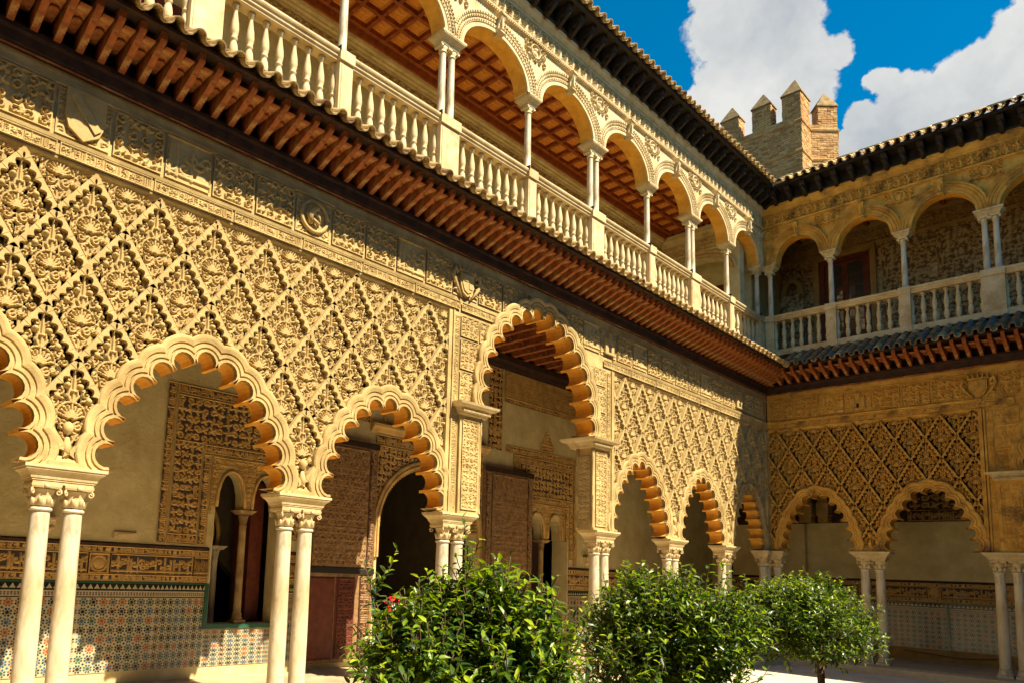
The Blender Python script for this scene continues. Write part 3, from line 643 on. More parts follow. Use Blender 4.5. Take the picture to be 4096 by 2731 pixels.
# ------------------------------------------------------------------ lower tiled canopy
def tile_shell(r0, r1, L, th, up, n=7):
    # half round clay tile; local axes: x across, t down the slope, n out of the slope
    mb = MB(); R = []
    for t, r in ((0, r0), (L, r1)):
        o = [(r * math.cos(PI * k / n), t, up * r * math.sin(PI * k / n)) for k in range(n + 1)]; i_ = [((r - th) * math.cos(PI * k / n), t, up * (r - th) * math.sin(PI * k / n)) for k in range(n + 1)]
        R.append(o + i_[::-1])
    mb.loft(R, smooth=False); return mb
def slope_tiles(F, root, s0, s1, pitch, y0, z0, y1, z1, rows, mats, seed, r=.068, names=('cover_tile', 'channel_tile')):
    g = random.Random(seed); L = math.hypot(y1 - y0, z1 - z0); ang = math.atan2(z0 - z1, y0 - y1)
    n = int((s1 - s0) / pitch); Lr = L / rows * 1.28
    vars_c = []; vars_p = []
    for m in mats:
        c = tile_shell(r, r * .86, Lr, .013, 1)     # wide end down the slope
        for v in (c,):
            v.v = [(x * (r * .86 / r if False else 1), y, z) for x, y, z in v.v]
        p = tile_shell(r * .95, r * 1.05, Lr, .013, -1); vars_c.append(c.mesh('cover_tile', [m])); vars_p.append(p.mesh('channel_tile', [m]))
    for k in range(n + 1):
        s = s0 + pitch * (k + .5) + g.uniform(-.006, .006)
        for q in range(rows):
            t = L * (q + 1) / rows + g.uniform(-.01, .012)
            for kind, vs, ds, dn in ((0, vars_c, 0, .012), (1, vars_p, pitch / 2, .028)):
                if ds and k == n: continue
                # tile origin is its lower end; it runs up the slope
                lift = dn + (.016 * (rows - q) / rows if not kind else .0) * 0 + .0
                yy = y0 - math.cos(ang) * t - math.sin(ang) * lift; zz = z0 - math.sin(ang) * t + math.cos(ang) * lift
                m = vs[g.choices(range(len(vs)), weights=([6, 2, 1] if len(vs) == 3 else [1] * len(vs)))[0]]
                place(names[kind], m, root, (s + ds, yy, zz), rot=(ang - .035 + g.uniform(-.012, .012), g.uniform(-.03, .03), g.uniform(-.02, .02)), F=F)
RAF = MB().prism([(-.12, 6.71), (-.25, 6.74), (-.66, 6.90), (-.72, 6.93), (-.74, 6.95), (-.75, 7.025), (-.12, 6.94)][::-1], -.034, .034)
RAF.v = [(y, s, z) for s, y, z in RAF.v]     # profile lies in the y-z plane, swept along s
RAFM = RAF.mesh('rafter', ['wood'])
PNL = MB(); PNL.box(-.055, .055, -.68, -.15, 6.93, 6.936); PNL.lathe([(.045, 6.90), (.05, 6.92), (.03, 6.93)], 0, -.42, 10); PNLM = PNL.mesh('soffit_panel', ['wood'])
def canopy(F, name, label, s0, s1, corner, tilemats, rp, tp, seed):
    t = thing(name, label, 'canopy', F, (s0, 0, 6.55), 'tiled canopies over the arcades')
    mb = MB(); mb.extr([(-.115, ZT - .01), (-.15, ZT - .005), (-.155, ZT + .02), (-.18, ZT + .03), (-.19, 6.66), (-.21, 6.69), (-.21, 6.74), (-.1, 6.75), (-.1, 7.5), (.14, 7.5), (.14, ZT + .11), (-.1, ZT + .11)], s0, s1); mb.build('wall_plate', ['wooddark'], t, F=F)
    mb = MB(); mb.extr([(-.156, ZT - .012), (-.165, ZT - .01), (-.165, ZT + .006), (-.156, ZT + .008)], s0, s1 - (.16 if corner > 0 else 0)); mb.build('red_bead', ['wood'], t, F=F)
    a, b = (s0, s1 - .7) if corner < 0 else (s0, s1)
    e1 = s1 - (.74 if corner > 0 else 0); e0 = s0 + (.74 if corner < 0 else 0)
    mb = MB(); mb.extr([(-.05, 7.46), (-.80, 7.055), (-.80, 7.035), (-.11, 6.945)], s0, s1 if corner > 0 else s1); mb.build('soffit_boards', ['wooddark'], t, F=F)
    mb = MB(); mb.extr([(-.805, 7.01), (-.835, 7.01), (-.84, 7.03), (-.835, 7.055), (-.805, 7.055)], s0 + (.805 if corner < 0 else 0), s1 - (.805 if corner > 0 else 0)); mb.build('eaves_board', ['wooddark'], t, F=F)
    n = int((s1 - s0) / rp); 
    for k in range(n + 1):
        s = s0 + k * rp + rp / 2
        if (corner > 0 and s > s1 - .2) or (corner < 0 and s < s0 + .2) or s > s1: continue
        r = place('rafter', RAFM, t, (s, 0, 0), F=F); r.location = (s - s0, 0, -6.55)
        o = place('soffit_panel', PNLM, t, (s + rp / 2, 0, 0), F=F); o.location = (s + rp / 2 - s0, 0, -6.55)
    slope_tiles(F, t, s0 + (.75 if corner < 0 else 0), s1 - (.75 if corner > 0 else 0), tp, -.06, 7.56, -.95, 7.03, 3, tilemats, seed)
    # mitred corner tiles: shorter and shorter rows
    return t
CA = canopy(FA, 'tiled_canopy', 'long sunlit canopy of curved clay tiles on red rafters, above the long arcade', -20.4, 0, 1, ['tile', 'tile', 'tileb'], .215, .232, 3)
CB = canopy(FB, 'tiled_canopy', 'shaded canopy of weathered clay tiles on the end wall, under its balustrade', 0, 13.2, -1, ['tileb', 'tile', 'tileblue'], .215, .20, 4)
mb = MB(); mb.tube([(.06, -.06, 7.60), (.42, -.42, 7.36), (.93, -.93, 7.05)], [.07, .075, .08], 8); mb.build('valley_tile', ['tile'], CB, F=FB)
def corner_rows(root, z0, z1, y1, tp, m, F, sg, rows=4):
    for k in range(rows):
        d = .75 - (k + .5) * .19
        if d < .08: break
        L = (y1 - d)
        ang = math.atan2(z0 - z1, y1 - .06); mm = tile_shell(.066, .058, L / math.cos(ang) * .98, .013, 1).mesh('cover_tile', [m]); s = (d if sg > 0 else -d)
        place('cover_tile', mm, root, (s, -y1, z1 + .02), rot=(ang, 0, 0), F=F)
corner_rows(CB, 7.56, 7.03, .95, .2, 'tileb', FB, 1); corner_rows(CA, 7.56, 7.03, .95, .2, 'tile', FA, -1)

# ------------------------------------------------------------------ upper storey
UA = [-18.17, -16.13, -14.09, -12.05, -9.99, -7.95, -5.91, -3.97, -2.08]; DA = {-16.13, -12.05, -7.95, -3.97}
UB = [1.70, 3.25, 4.87, 6.9, 8.5, 10.0]; DB = {4.87, 6.9}
US = .10
mb = MB(); mb.box(-20.4, -.0, -.0, 2.6, 6.95, 7.56); mb.build('upper_floor', ['plaster'], None, F=FA, kind='structure')
mb = MB(); mb.box(.0, 13.2, .0, 2.6, 6.95, 7.56); mb.box(-2.6, -.001, .001, 2.6, 6.95, 7.56); mb.build('upper_floor', ['plaster'], None, F=FB, kind='structure')
def bal_mesh(m):
    p = [(.036, 7.70), (.05, 7.70), (.05, 7.715), (.03, 7.735), (.034, 7.75), (.052, 7.80), (.056, 7.86), (.045, 7.93), (.030, 7.975), (.044, 7.985), (.046, 8.0), (.044, 8.012), (.032, 8.025), (.048, 8.06), (.054, 8.12), (.048, 8.20), (.034, 8.28), (.024, 8.35), (.024, 8.385), (.038, 8.395), (.038, 8.408), (.05, 8.42), (.052, 8.445), (.04, 8.47)]
    p = [(r, 7.70 + (z - 7.70) * 1.0) for r, z in p]; return MB().lathe(p, n=12).mesh('baluster', [m])
BALM = bal_mesh('cream')
def balustrade(F, label, s0, s1, sup, dbl, cornerx):
    t = thing('balustrade', label, 'balustrade', F, (s0, 0, 7.5), 'balustrades of the upper gallery')
    mb = MB(); mb.extr([(-.13, 7.54), (-.145, 7.545), (-.145, 7.60), (-.12, 7.62), (-.11, 7.70), (.11, 7.70), (.12, 7.54)], s0, s1); mb.build('sill', ['cream'], t, F=F)
    mb = MB(); mb.extr([(-.08, 8.465), (-.09, 8.47), (-.095, 8.50), (-.115, 8.51), (-.12, 8.545), (-.14, 8.555), (-.15, 8.575), (-.15, 8.60), (-.13, 8.618), (.13, 8.618), (.15, 8.60), (.15, 8.575), (.1, 8.50), (.08, 8.465)], s0, s1); mb.build('handrail', ['cream'], t, F=F)
    eds = [(s0, s0)] + [(s - (.205 if s in dbl else .112), s + (.205 if s in dbl else .112)) for s in sup] + [(cornerx - .11, cornerx + .11)] if cornerx < 0 else [(cornerx - .11, cornerx + .11)] + [(s - (.205 if s in dbl else .112), s + (.205 if s in dbl else .112)) for s in sup]
    for a, b in eds:
        if b - a < .1: continue
        mb = MB(); mb.box(a, b, -.128, .12, 7.605, 8.475); mb.box(a + .03, b - .03, -.136, -.129, 7.72, 8.42); mb.box(a - .018, b + .018, -.16, .16, 7.545, 7.66); mb.box(a - .015, b + .015, -.158, .14, 8.47, 8.625); mb.build('pedestal', ['cream'], t, F=F)
        mb = MB().box((a - .025), (a - .013), -.17, -.02, 8.58, 8.66); mb.build('rail_clamp', ['iron'], t, F=F)
    for (a, b), (c, d) in zip(eds, eds[1:]):
        n = max(1, round((c - b) / .215))
        for k in range(n + 1): place('baluster', BALM, t, (b + (c - b) * k / n, 0, 0), F=F).location = (b + (c - b) * k / n - s0, 0, -7.5)
    return t
balustrade(FA, 'long sunlit stone balustrade of bulging balusters above the long canopy', -20.4, -.11, UA, DA, -.25)
balustrade(FB, 'end wall balustrade in shade, right of the courtyard corner', .11, 10.2, UB, DB, .25)
# upper columns
USH = MB().lathe([(.072, 8.622), (.078, 8.64), (.07, 8.665), (.062, 8.68), (.062, 9.0), (.053, 9.72), (.053, 9.73)], n=18).mesh('shaft', ['marble'])
def ucap(hx):
    mb = MB(); 
    return mb
UC = MB(); UC.lathe([(.053, 9.73), (.064, 9.735), (.066, 9.75), (.056, 9.76), (.058, 9.79), (.08, 9.82)], n=18); UC.rects([(9.85, .085, .085), (9.862, .09, .09), (9.88, .088, .088)])
for sy in (-1, 1):
    for sx in (-1, 1):
        UC.tube([(sx * .082 + .034 * math.cos(a) * (1 - a / 12), sy * .075, 9.822 + .034 * math.sin(a) * (1 - a / 12)) for a in np.linspace(1.57, 8.5, 12)], .011, 5)
    UC.tube([(-.07, sy * .072, 9.845), (.07, sy * .072, 9.845)], .014, 5)
UC.tube([(-.08, -.08, 9.82), (-.08, .08, 9.82)], .026, 7); UC.tube([(.08, -.08, 9.82), (.08, .08, 9.82)], .026, 7)
UCM = UC.mesh('capital', ['cream'])
def ucol(F, s, dbl, label, grp='columns of the upper gallery'):
    t = thing('gallery_columns' if dbl else 'gallery_column', label, 'columns' if dbl else 'column', F, (s, 0, 8.62), grp)
    for d in ((-US, US) if dbl else (0,)):
        for nm, me in (('shaft', USH), ('capital', UCM)): place(nm, me, t, (s + d, 0, 0), F=F).location = (d, 0, -8.62)
    h = .265 if dbl else .175
    mb = MB().rects([(9.881, h * .74, .10), (9.905, h * .76, .105), (9.906, h * .80, .12), (9.925, h * .84, .13), (9.945, h * .93, .155), (9.965, h * .97, .165), (9.966, h, .175), (10.0, h, .178)], s, 0)
    for k in range(int(h * 2 / .02)): mb.box(s - h * .9 + k * .02 * .92, s - h * .9 + k * .02 * .92 + .01, -.17, -.12, 9.945, 9.963)
    mb.build('impost', ['cream'], t, F=F)
    return t
ordn = ['nearest', 'second', 'third', 'fourth', 'fifth', 'sixth', 'seventh', 'eighth', 'ninth']
for i, s in enumerate(UA):
    vis = {-14.09: 'single gallery column cut by the top of the picture, leftmost over the balustrade', -12.05: 'nearest pair of gallery columns wholly in view, beside orange coffered ceiling', -9.99: 'single gallery column right of the nearest full pair', -7.95: 'second pair of gallery columns, above the tall cusped arch',
           -5.91: 'single gallery column between the second and third pairs', -3.97: 'third pair of gallery columns, near the corner', -2.08: 'single gallery column last before the corner on the long side', -16.13: 'pair of gallery columns standing on the broad pedestal at top left', -18.17: 'gallery column above the left edge of the picture'}[s]
    ucol(FA, s, s in DA, vis)
for i, s in enumerate(UB):
    ucol(FB, s, s in DB, {1.70: 'gallery column in front of the glazed door on the end wall', 3.25: 'end wall gallery column in front of worn patterned wall, left of the paired ones', 4.87: 'pair of end wall gallery columns at upper right of the picture', 6.9: 'pair of end wall gallery columns beyond the right edge', 8.5: 'end wall gallery column beyond the right edge', 10.0: 'outermost end wall gallery column'}[s])
t = ucol(FA, -.25, False, 'gallery column at the corner, ending the long side'); t = ucol(FB, .25, False, 'gallery column at the corner, starting the end wall')

# upper arcade walls
def ell(c, a, h, zc, n, o=0, a0=PI, a1=0): return [(c + (a + o) * math.cos(a0 + (a1 - a0) * k / n), zc + (h + o) * math.sin(a0 + (a1 - a0) * k / n)) for k in range(n + 1)]
MQ = arabesque(.62, .34, .0105, .04, 140, .12, 0, True); MQ.H[:] = np.where(np.hypot(MQ.X - .31, MQ.Z - .19) < .15, 0, MQ.H); 
MQ.stroke([(.31 + .125 * math.cos(a), .19 + .125 * math.sin(a)) for a in np.linspace(0, 6.29, 20)], .02, .045); MQ.dot(.31, .21, .05, .06); MQ.dot(.30, .15, .06, .045); MQ.dot(.34, .24, .03, .05)
UF = [arabesque(1.0, .30, .0105, .042, s, .10, 0, s % 2 == 0) for s in (151, 152, 153)]
for q in UF:
    for k in range(5): x = .1 + .2 * k; q.stroke([(x, .02), (x + .02, .12), (x - .01, .2)], .028, .05); q.dot(x, .235, .026, .05)
def upper_wall(F, root, mt, sup, s0, s1, mat2):
    edges = [s0] + sup + [s1]; zs = 10.0; arches = []
    for l, r in zip(sup if s0 < 0 else [.25] + sup, (sup[1:] + [-.25]) if s0 < 0 else sup): arches.append(((l + r) / 2, (r - l) / 2 - .245 + .0, l, r))
    for c, a, l, r in arches:
        a = (r - l) / 2 - .21; prof = ell(c, a, .62, zs + .0, 22); l2, r2 = l, r
        if s0 < 0 and r == -.25: r2 = -.121
        if s0 > 0 and l == .25: l2 = .121
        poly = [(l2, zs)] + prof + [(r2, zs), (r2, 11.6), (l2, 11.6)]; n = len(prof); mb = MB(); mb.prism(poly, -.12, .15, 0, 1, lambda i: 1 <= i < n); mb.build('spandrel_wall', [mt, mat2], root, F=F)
        wmax = (r - l) / 2 + .0
        mb = MB(); rows = []
        for o, y in ((0, -.118), (0, -.15), (.055, -.15), (.06, -.14), (.075, -.14), (.08, -.155), (.13, -.158), (.135, -.145), (.15, -.145), (.155, -.165), (.185, -.17), (.19, -.16), (.205, -.16), (.21, -.18), (.25, -.185), (.255, -.119)):
            rows.append([(min(max(s, c - wmax), c + wmax), y, z) for s, z in ell(c, a, .62, zs, 28, o)])
        mb.grid(np.array(rows)); mb.build('archivolt', [mt], root, F=F)
        mb = MB()
        for o, y in ((.105, -.165), (.17, -.178), (.228, -.19)):
            N_ = 46
            for s, z in ell(c, a, .62, zs, N_, o):
                if abs(s - c) < wmax - .01: mb.box(s - .011, s + .011, y - .006, y + .02, z - .009, z + .009)
        mb.build('beading', [mt], root, F=F, kind='stuff')
        mb = MB(); mb.prism([(-.10, 10.56), (-.235, 10.575), (-.26, 10.60), (-.24, 10.64), (-.20, 10.68), (-.21, 10.76), (-.25, 10.83), (-.28, 10.90), (-.27, 10.96), (-.1, 10.97)][::-1], -.055, .055); mb.v = [(c + y, s, z) for s, y, z in mb.v]
        mb.tube([(c - .06, -.235, 10.605), (c + .06, -.235, 10.605)], .03, 8); mb.tube([(c - .065, -.255, 10.92), (c + .065, -.255, 10.92)], .038, 8); mb.box(c - .018, c + .018, -.26, -.2, 10.66, 10.86); mb.build('keystone_scroll', [mt], root, F=F)
        q = MQ
        kp = lambda cc: np.array([[((cc - .31 + q.x[i] - c) / (a + .27)) ** 2 + ((10.67 + q.z[j] - zs) / (.62 + .27)) ** 2 > 1 and l2 < cc - .31 + q.x[i] < r2 for i in range(len(q.x) - 1)] for j in range(len(q.z) - 1)])
        for cc in (l, r):
            K = kp(cc)
            if K.any(): q.to_mb(mb := MB(), cc - .31, 10.67, -.121, K); mb.build('spandrel_carving', [mt], root, F=F)
        K = lambda: None
    mb = MB(); mb.extr([(-.12, 11.01), (-.14, 11.012), (-.15, 11.03), (-.185, 11.04), (-.19, 11.07), (-.12, 11.085)], s0, s1); mb.build('string_moulding', [mt], root, F=F)
    mb = MB(); mb.extr([(-.12, 11.40), (-.135, 11.402), (-.14, 11.44), (-.17, 11.46), (-.175, 11.50), (-.21, 11.54), (-.22, 11.60), (-.12, 11.60)], s0, s1); mb.build('cornice', [mat2 if False else mt], root, F=F)
    mb = MB()
    for k in range(int((s1 - s0) / .05)): mb.box(s0 + k * .05, s0 + k * .05 + .028, -.18, -.14, 11.018, 11.036)
    mb.build('dentil_row', [mt], root, F=F, kind='stuff')
    ms = [tile_mesh(q, 'frieze_carving', [mt]) for q in UF]; s = s0 + .02; k = 0
    while s + 1 < s1: place('frieze_carving', ms[k % 3], root, (s, -.121, 11.09), F=F); s += 1.0; k += 1
RA = thing('gallery_arcade', 'sunlit upper gallery arcade of round arches with carved frieze, along the long side', 'gallery arcade', FA, (-20.4, 0, 10.0))
RB = thing('gallery_arcade', 'shaded upper gallery arcade of round arches on the end wall, upper right', 'gallery arcade', FB, (0, 0, 10.0))
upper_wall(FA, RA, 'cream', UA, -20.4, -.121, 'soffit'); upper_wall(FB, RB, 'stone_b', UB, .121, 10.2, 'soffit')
MB().box(-.121, .0, -.12, .15, 10.0, 11.6).build('corner_wall', ['stone_b'], RA, F=FA)
# roof eaves
MOD = MB().prism([(-.13, 11.60), (-.22, 11.585), (-.30, 11.62), (-.33, 11.70), (-.41, 11.71), (-.48, 11.75), (-.53, 11.80), (-.54, 11.88), (-.13, 11.90)][::-1], -.06, .06); MOD.v = [(y, s, z) for s, y, z in MOD.v]
MOD.tube([(0, -.24, 11.56), (.02, -.37, 11.66), (-.02, -.50, 11.73)], [.045, .035, .05], 7); MODM = MOD.mesh('modillion', ['woodblack'])
def eaves(F, name, label, s0, s1, corner, tilemats, mp, tp, seed):
    t = thing(name, label, 'roof', F, (s0, 0, 11.6), 'tiled roofs of the courtyard')
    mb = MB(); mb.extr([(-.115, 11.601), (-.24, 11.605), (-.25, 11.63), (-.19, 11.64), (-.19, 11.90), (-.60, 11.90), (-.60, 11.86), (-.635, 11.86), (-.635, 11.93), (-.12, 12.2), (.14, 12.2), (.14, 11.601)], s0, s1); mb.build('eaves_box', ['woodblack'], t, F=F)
    n = int((s1 - s0) / mp)
    for k in range(n + 1):
        s = s0 + (k + .5) * mp
        if (corner > 0 and s > s1 - .2) or (corner < 0 and s < s0 + .2) or s > s1: continue
        place('modillion', MODM, t, (s, 0, 0), F=F).location = (s - s0, 0, -11.6)
    e0, e1 = s0 + (.7 if corner < 0 else 0), s1 - (.7 if corner > 0 else 0)
    slope_tiles(F, t, e0, e1, tp, -.24, 12.20, -.73, 11.93, 2, tilemats, seed, names=('eaves_cover_tile', 'eaves_channel_tile'))
    mb = MB(); mb.loft([[(s0, -.1, 12.2), (s0, 1.3, 12.95), (s0, 2.7, 12.2), (s0, 2.7, 12.0), (s0, -.1, 12.0)], [(s1, -.1, 12.2), (s1, 1.3, 12.95), (s1, 2.7, 12.2), (s1, 2.7, 12.0), (s1, -.1, 12.0)]]); mb.build('roof_slope', ['tileb'], t, F=F)
    for k in range(int((s1 - s0) / .5)): mb = MB().tube([(s0 + k * .5, -.30, 12.22 + .0), (s0 + k * .5 + .49, -.30, 12.22)], .05, 8); o = mb.build('glazed_ridge_tile', ['ridge' if k % 3 else 'tile'], t, F=F) if F is FB else None
    return t
EA = eaves(FA, 'tiled_roof', 'long side roof edge with curved clay tiles over black carved brackets', -20.4, 0, 1, ['tile', 'tile', 'tileb'], .37, .222, 5)
EB = eaves(FB, 'tiled_roof', 'end wall roof edge with clay tiles, green glazed strip and black brackets', 0, 13.2, -1, ['tile', 'tileb', 'tile'], .36, .20, 6)

# upper gallery rooms
def coffers(F, s0, s1, label):
    t = thing('coffered_ceiling', label, 'ceiling', F, (s0, .2, 11.2), 'wooden ceilings of the upper gallery')
    mb = MB(); mb.box(s0, s1, .151, 2.32, 11.32, 11.40); mb.build('ceiling_board', ['ceil'], t, F=F)
    ys = [.22, .66, 1.10, 1.54, 1.98]
    for y in ys: MB().box(s0, s1, y - .035, y + .035, 11.23, 11.319).build('long_beam', ['ceilbeam'], t, F=F)
    n = int((s1 - s0) / .44); me = MB().box(-.035, .035, -.184, .184, -.045, .04).mesh('cross_beam', ['ceilbeam']); pm = MB().rects([(-.02, .10, .10), (0.02, .15, .15)]).mesh('coffer_panel', ['ceil'])
    for k in range(n + 1):
        for j, y in enumerate(ys[:-1]):
            if j > 2 and k % 2: pass
            place('cross_beam', me, t, (s0 + k * .44, y + .22, 11.279), F=F)
            place('coffer_panel', pm, t, (s0 + k * .44 + .22, y + .22, 11.302), F=F)
    mb = MB(); mb.extr([(2.1, 11.16), (2.32, 11.10), (2.32, 11.32), (2.05, 11.32)], s0, s1); mb.build('wall_beam', ['ceilbeam'], t, F=F)
    return t
coffers(FA, -17.0, -.9, 'orange coffered timber ceiling of the sunlit long gallery')
UWA = thing('gallery_back_wall', 'back wall of the long upper gallery with cream mouldings and scroll frieze', 'wall', FA, (-20.4, 2.3, 7.56))
mb = MB(); mb.box(-20.4, 2.3, 2.32, 2.6, 7.56, 12.1); mb.build('wall', ['plaster'], UWA, F=FA)
mb = MB(); mb.extr([(2.32, 11.00), (2.28, 11.01), (2.27, 11.05), (2.22, 11.06), (2.21, 11.09), (2.15, 11.10), (2.13, 11.15), (2.32, 11.16)], -20.4, -.9); mb.extr([(2.32, 10.48), (2.28, 10.50), (2.26, 10.54), (2.24, 10.56), (2.24, 10.585), (2.32, 10.59)], -20.4, -.9); mb.build('cornice', ['cream'], UWA, F=FA)
q = arabesque(1.2, .40, .0125, .035, 171, .2, 0, False); sm = tile_mesh(q, 'scroll_frieze', ['cream'])
for k in range(14): place('scroll_frieze', sm, UWA, (-17.9 + k * 1.2, 2.318, 10.595), F=FA)
mb = MB()
for k in range(40): mb.box(-17 + k * .4, -17 + k * .4 + .012, 2.295, 2.32, 7.6, 8.5)
mb.box(-16.9, -15.0, 2.28, 2.32, 7.6, 9.9); mb.build('shutter', ['doorred'], UWA, F=FA)
# transverse arch near the corner
TW = thing('transverse_wall', 'cream wall with round headed opening and red door closing the long gallery', 'wall', FB, (-1.2, -.9, 7.56))
pr_ = ell(-1.25, .78, .42, 9.9, 16); poly = [(-2.31, 7.57), (-2.03, 7.57)] + pr_ + [(-.47, 7.57), (-.16, 7.57), (-.16, 11.3), (-2.31, 11.3)]
MB().prism(poly, -.9, -.65, 0, 1).build('wall', ['plaster', 'cream'], TW, F=FB)
for o in (.0, .09, .18):
    r = [[(s, y, z) for s, z in ell(-1.25, .78, .42, 9.9, 16, o + d)] for d, y in ((0, -.9), (.0, -.93 - o * .1), (.06, -.93 - o * .1), (.065, -.9))]; mb = MB(); mb.grid(np.array(r)); mb.build('arch_moulding', ['cream'], TW, F=FB)
q = arabesque(2.1, .32, .0125, .03, 172, .16, 0, True); q.to_mb(mb := MB(), -2.3, 10.62, -.903); mb.build('scroll_frieze', ['cream'], TW, F=FB)
mb = MB(); mb.extr([(-.9, 10.96), (-.96, 10.98), (-1.0, 11.05), (-1.06, 11.08), (-1.08, 11.2), (-.9, 11.22)], -2.31, -.16); mb.extr([(-.9, 10.54), (-.93, 10.55), (-.95, 10.6), (-.9, 10.61)], -2.31, -.16); mb.build('cornice', ['cream'], TW, F=FB)
mb = MB(); mb.box(-2.0, -.5, -.3, -.24, 7.57, 9.75); mb.build('panelled_door', ['doorred'], TW, F=FB)
for i in range(3):
    for j in range(3): mb = MB(); x = -1.95 + i * .5; z = 7.7 + j * .68; mb.rects([(0, .2, .28), (.02, .16, .24)]); mb.v = [(x + .22 + a, -.302 - c, z + .3 + b) for a, b, c in mb.v]; mb.build('door_panel', ['doorred'], TW, F=FB)
MB().box(-2.3, -.16, -.2, -.1, 7.57, 11.3).build('wall_behind_door', ['plaster'], TW, F=FB)
# B gallery back wall
UWB = thing('gallery_back_wall', 'worn wall with gilt pattern behind the end gallery', 'wall', FB, (-.5, 2.0, 7.56))
poly = [(-.2, 7.56), (.80, 7.56), (.80, 10.62), (2.05, 10.62), (2.05, 7.56), (13, 7.56), (13, 12.0), (-.2, 12.0)]
MB().prism(poly, 2.0, 2.3).build('wall', ['brocade'], UWB, F=FB)
q = arabesque(1.2, 1.2, .016, .014, 181, .17, 0, True); bm = tile_mesh(q, 'pattern_relief', ['brocade'])
for k in range(7):
    for j in range(2): place('pattern_relief', bm, UWB, (2.3 + k * 1.2, 1.998, 8.3 + j * 1.2), F=FB)
place('pattern_relief', bm, UWB, (-.1, 1.998, 8.3), scale=(.62, 1, 1), F=FB); place('pattern_relief', bm, UWB, (-.1, 1.998, 9.5), scale=(.62, 1, .9), F=FB)
q = arabesque(1.5, .34, .014, .03, 182, .16, .01, True); bm = tile_mesh(q, 'wall_frieze', ['plasterd'])
for k in range(8): place('wall_frieze', bm, UWB, (-.2 + k * 1.52, 1.996, 10.85), F=FB)
mb = MB(); mb.extr([(2.0, 10.74), (1.95, 10.76), (1.94, 10.82), (2.0, 10.83)], -.2, 13); mb.extr([(2.0, 11.22), (1.93, 11.25), (1.9, 11.32), (2.0, 11.33)], -.2, 13); mb.build('cornice', ['plasterd'], UWB, F=FB)
q = arabesque(1.0, .30, .014, .004, 183, .15, .02, True); mb = MB(); q.to_mb(mb, bgm=1, thr=.001); dm = mb.mesh('glazed_skirting', ['white', 'tblue'])
for k in range(12): place('glazed_skirting', dm, UWB, (-.2 + k * 1.0 + (0 if k < 1 else 1.27), 1.99, 7.62), F=FB)
MB().box(-.2, 13, .151, 2.0, 11.34, 11.44).build('ceiling_board', ['ceil'], UWB, F=FB)
for k in range(30): MB().box(-.1 + k * .42, -.02 + k * .42, .151, 2.0, 11.26, 11.339).build('ceiling_beam', ['ceilbeam'], UWB, F=FB)
# pale arched niche wall left of the glazed door
mb = MB(); mb.prism([(-.14, 7.57), (.46, 7.57), (.46, 9.75), (-.14, 9.75)], 1.70, 1.99); mb.build('niche_wall', ['brocade'], UWB, F=FB)
mb = MB(); rr = [[(s, y, z) for s, z in ell(.16, .17, .36, 9.76, 12, o)] for o, y in ((0, 1.99), (0, 1.74), (.1, 1.72), (.13, 1.74), (.13, 1.99))]; mb.grid(np.array(rr)); mb.build('niche_arch', ['plasterd'], UWB, F=FB)
# glazed door
GD = thing('glazed_door', 'tall brown wooden glazed double door with square panes behind the end gallery', 'door', FB, (1.42, 1.95, 7.56))
mb = MB()
for x0, x1, z0, z1, y in ((.70, .80, 7.6, 10.74, 1.93), (2.05, 2.15, 7.6, 10.74, 1.93), (.801, 2.049, 10.62, 10.74, 1.93)): mb.box(x0, x1, y, 2.02, z0, z1)
for x0, x1, z0, z1 in ((.66, .70, 7.6, 10.79), (2.151, 2.19, 7.6, 10.79), (.701, 2.15, 10.741, 10.79)): mb.box(x0, x1, 1.90, 2.02, z0, z1)
mb.build('stone_surround', ['plasterd'], GD, F=FB)
mb = MB(); mb.box(.801, .93, 1.98, 2.12, 7.6, 10.618); mb.box(1.92, 2.048, 1.98, 2.12, 7.6, 10.618); mb.box(.93, 1.92, 1.98, 2.12, 10.5, 10.617); mb.build('frame', ['doorred'], GD, F=FB)
for x in (.93, 1.425):
    w = .493; mb = MB(); mb.box(x, x + .07, 2.04, 2.09, 7.6, 10.5); mb.box(x + w - .07, x + w, 2.04, 2.09, 7.6, 10.5); mb.box(x + .07, x + w - .07, 2.04, 2.09, 10.42, 10.5); mb.box(x + .07, x + w - .07, 2.04, 2.09, 7.6, 8.5); lf = mb.build('door_leaf', ['doorred'], GD, F=FB)
    mb = MB(); mb.box(x + w / 2 - .012, x + w / 2 + .012, 2.05, 2.08, 8.5, 10.42)
    for k in range(1, 6): mb.box(x + .07, x + w - .07, 2.048, 2.082, 8.5 + k * .32 - .012, 8.5 + k * .32 + .012)
    mb.build('glazing_bar', ['doorred'], lf, F=FB)
    for i in range(2):
        for k in range(6): a = x + .07 + i * (w - .14) / 2; MB().box(a + .005, a + (w - .14) / 2 - .005, 2.062, 2.067, 8.5 + k * .32 + .005, 8.5 + (k + 1) * .32 - .005).build('pane', ['glass'], lf, F=FB)
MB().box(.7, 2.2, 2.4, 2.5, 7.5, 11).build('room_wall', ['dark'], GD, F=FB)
MB().box(-2.6, -.2, 2.0, 2.3, 7.56, 12.0).build('end_wall', ['plaster'], UWB, F=FB)
MB().box(-.35, -.16, -.1, 1.99, 7.57, 11.3).build('side_wall', ['plasterd'], UWB, F=FB)

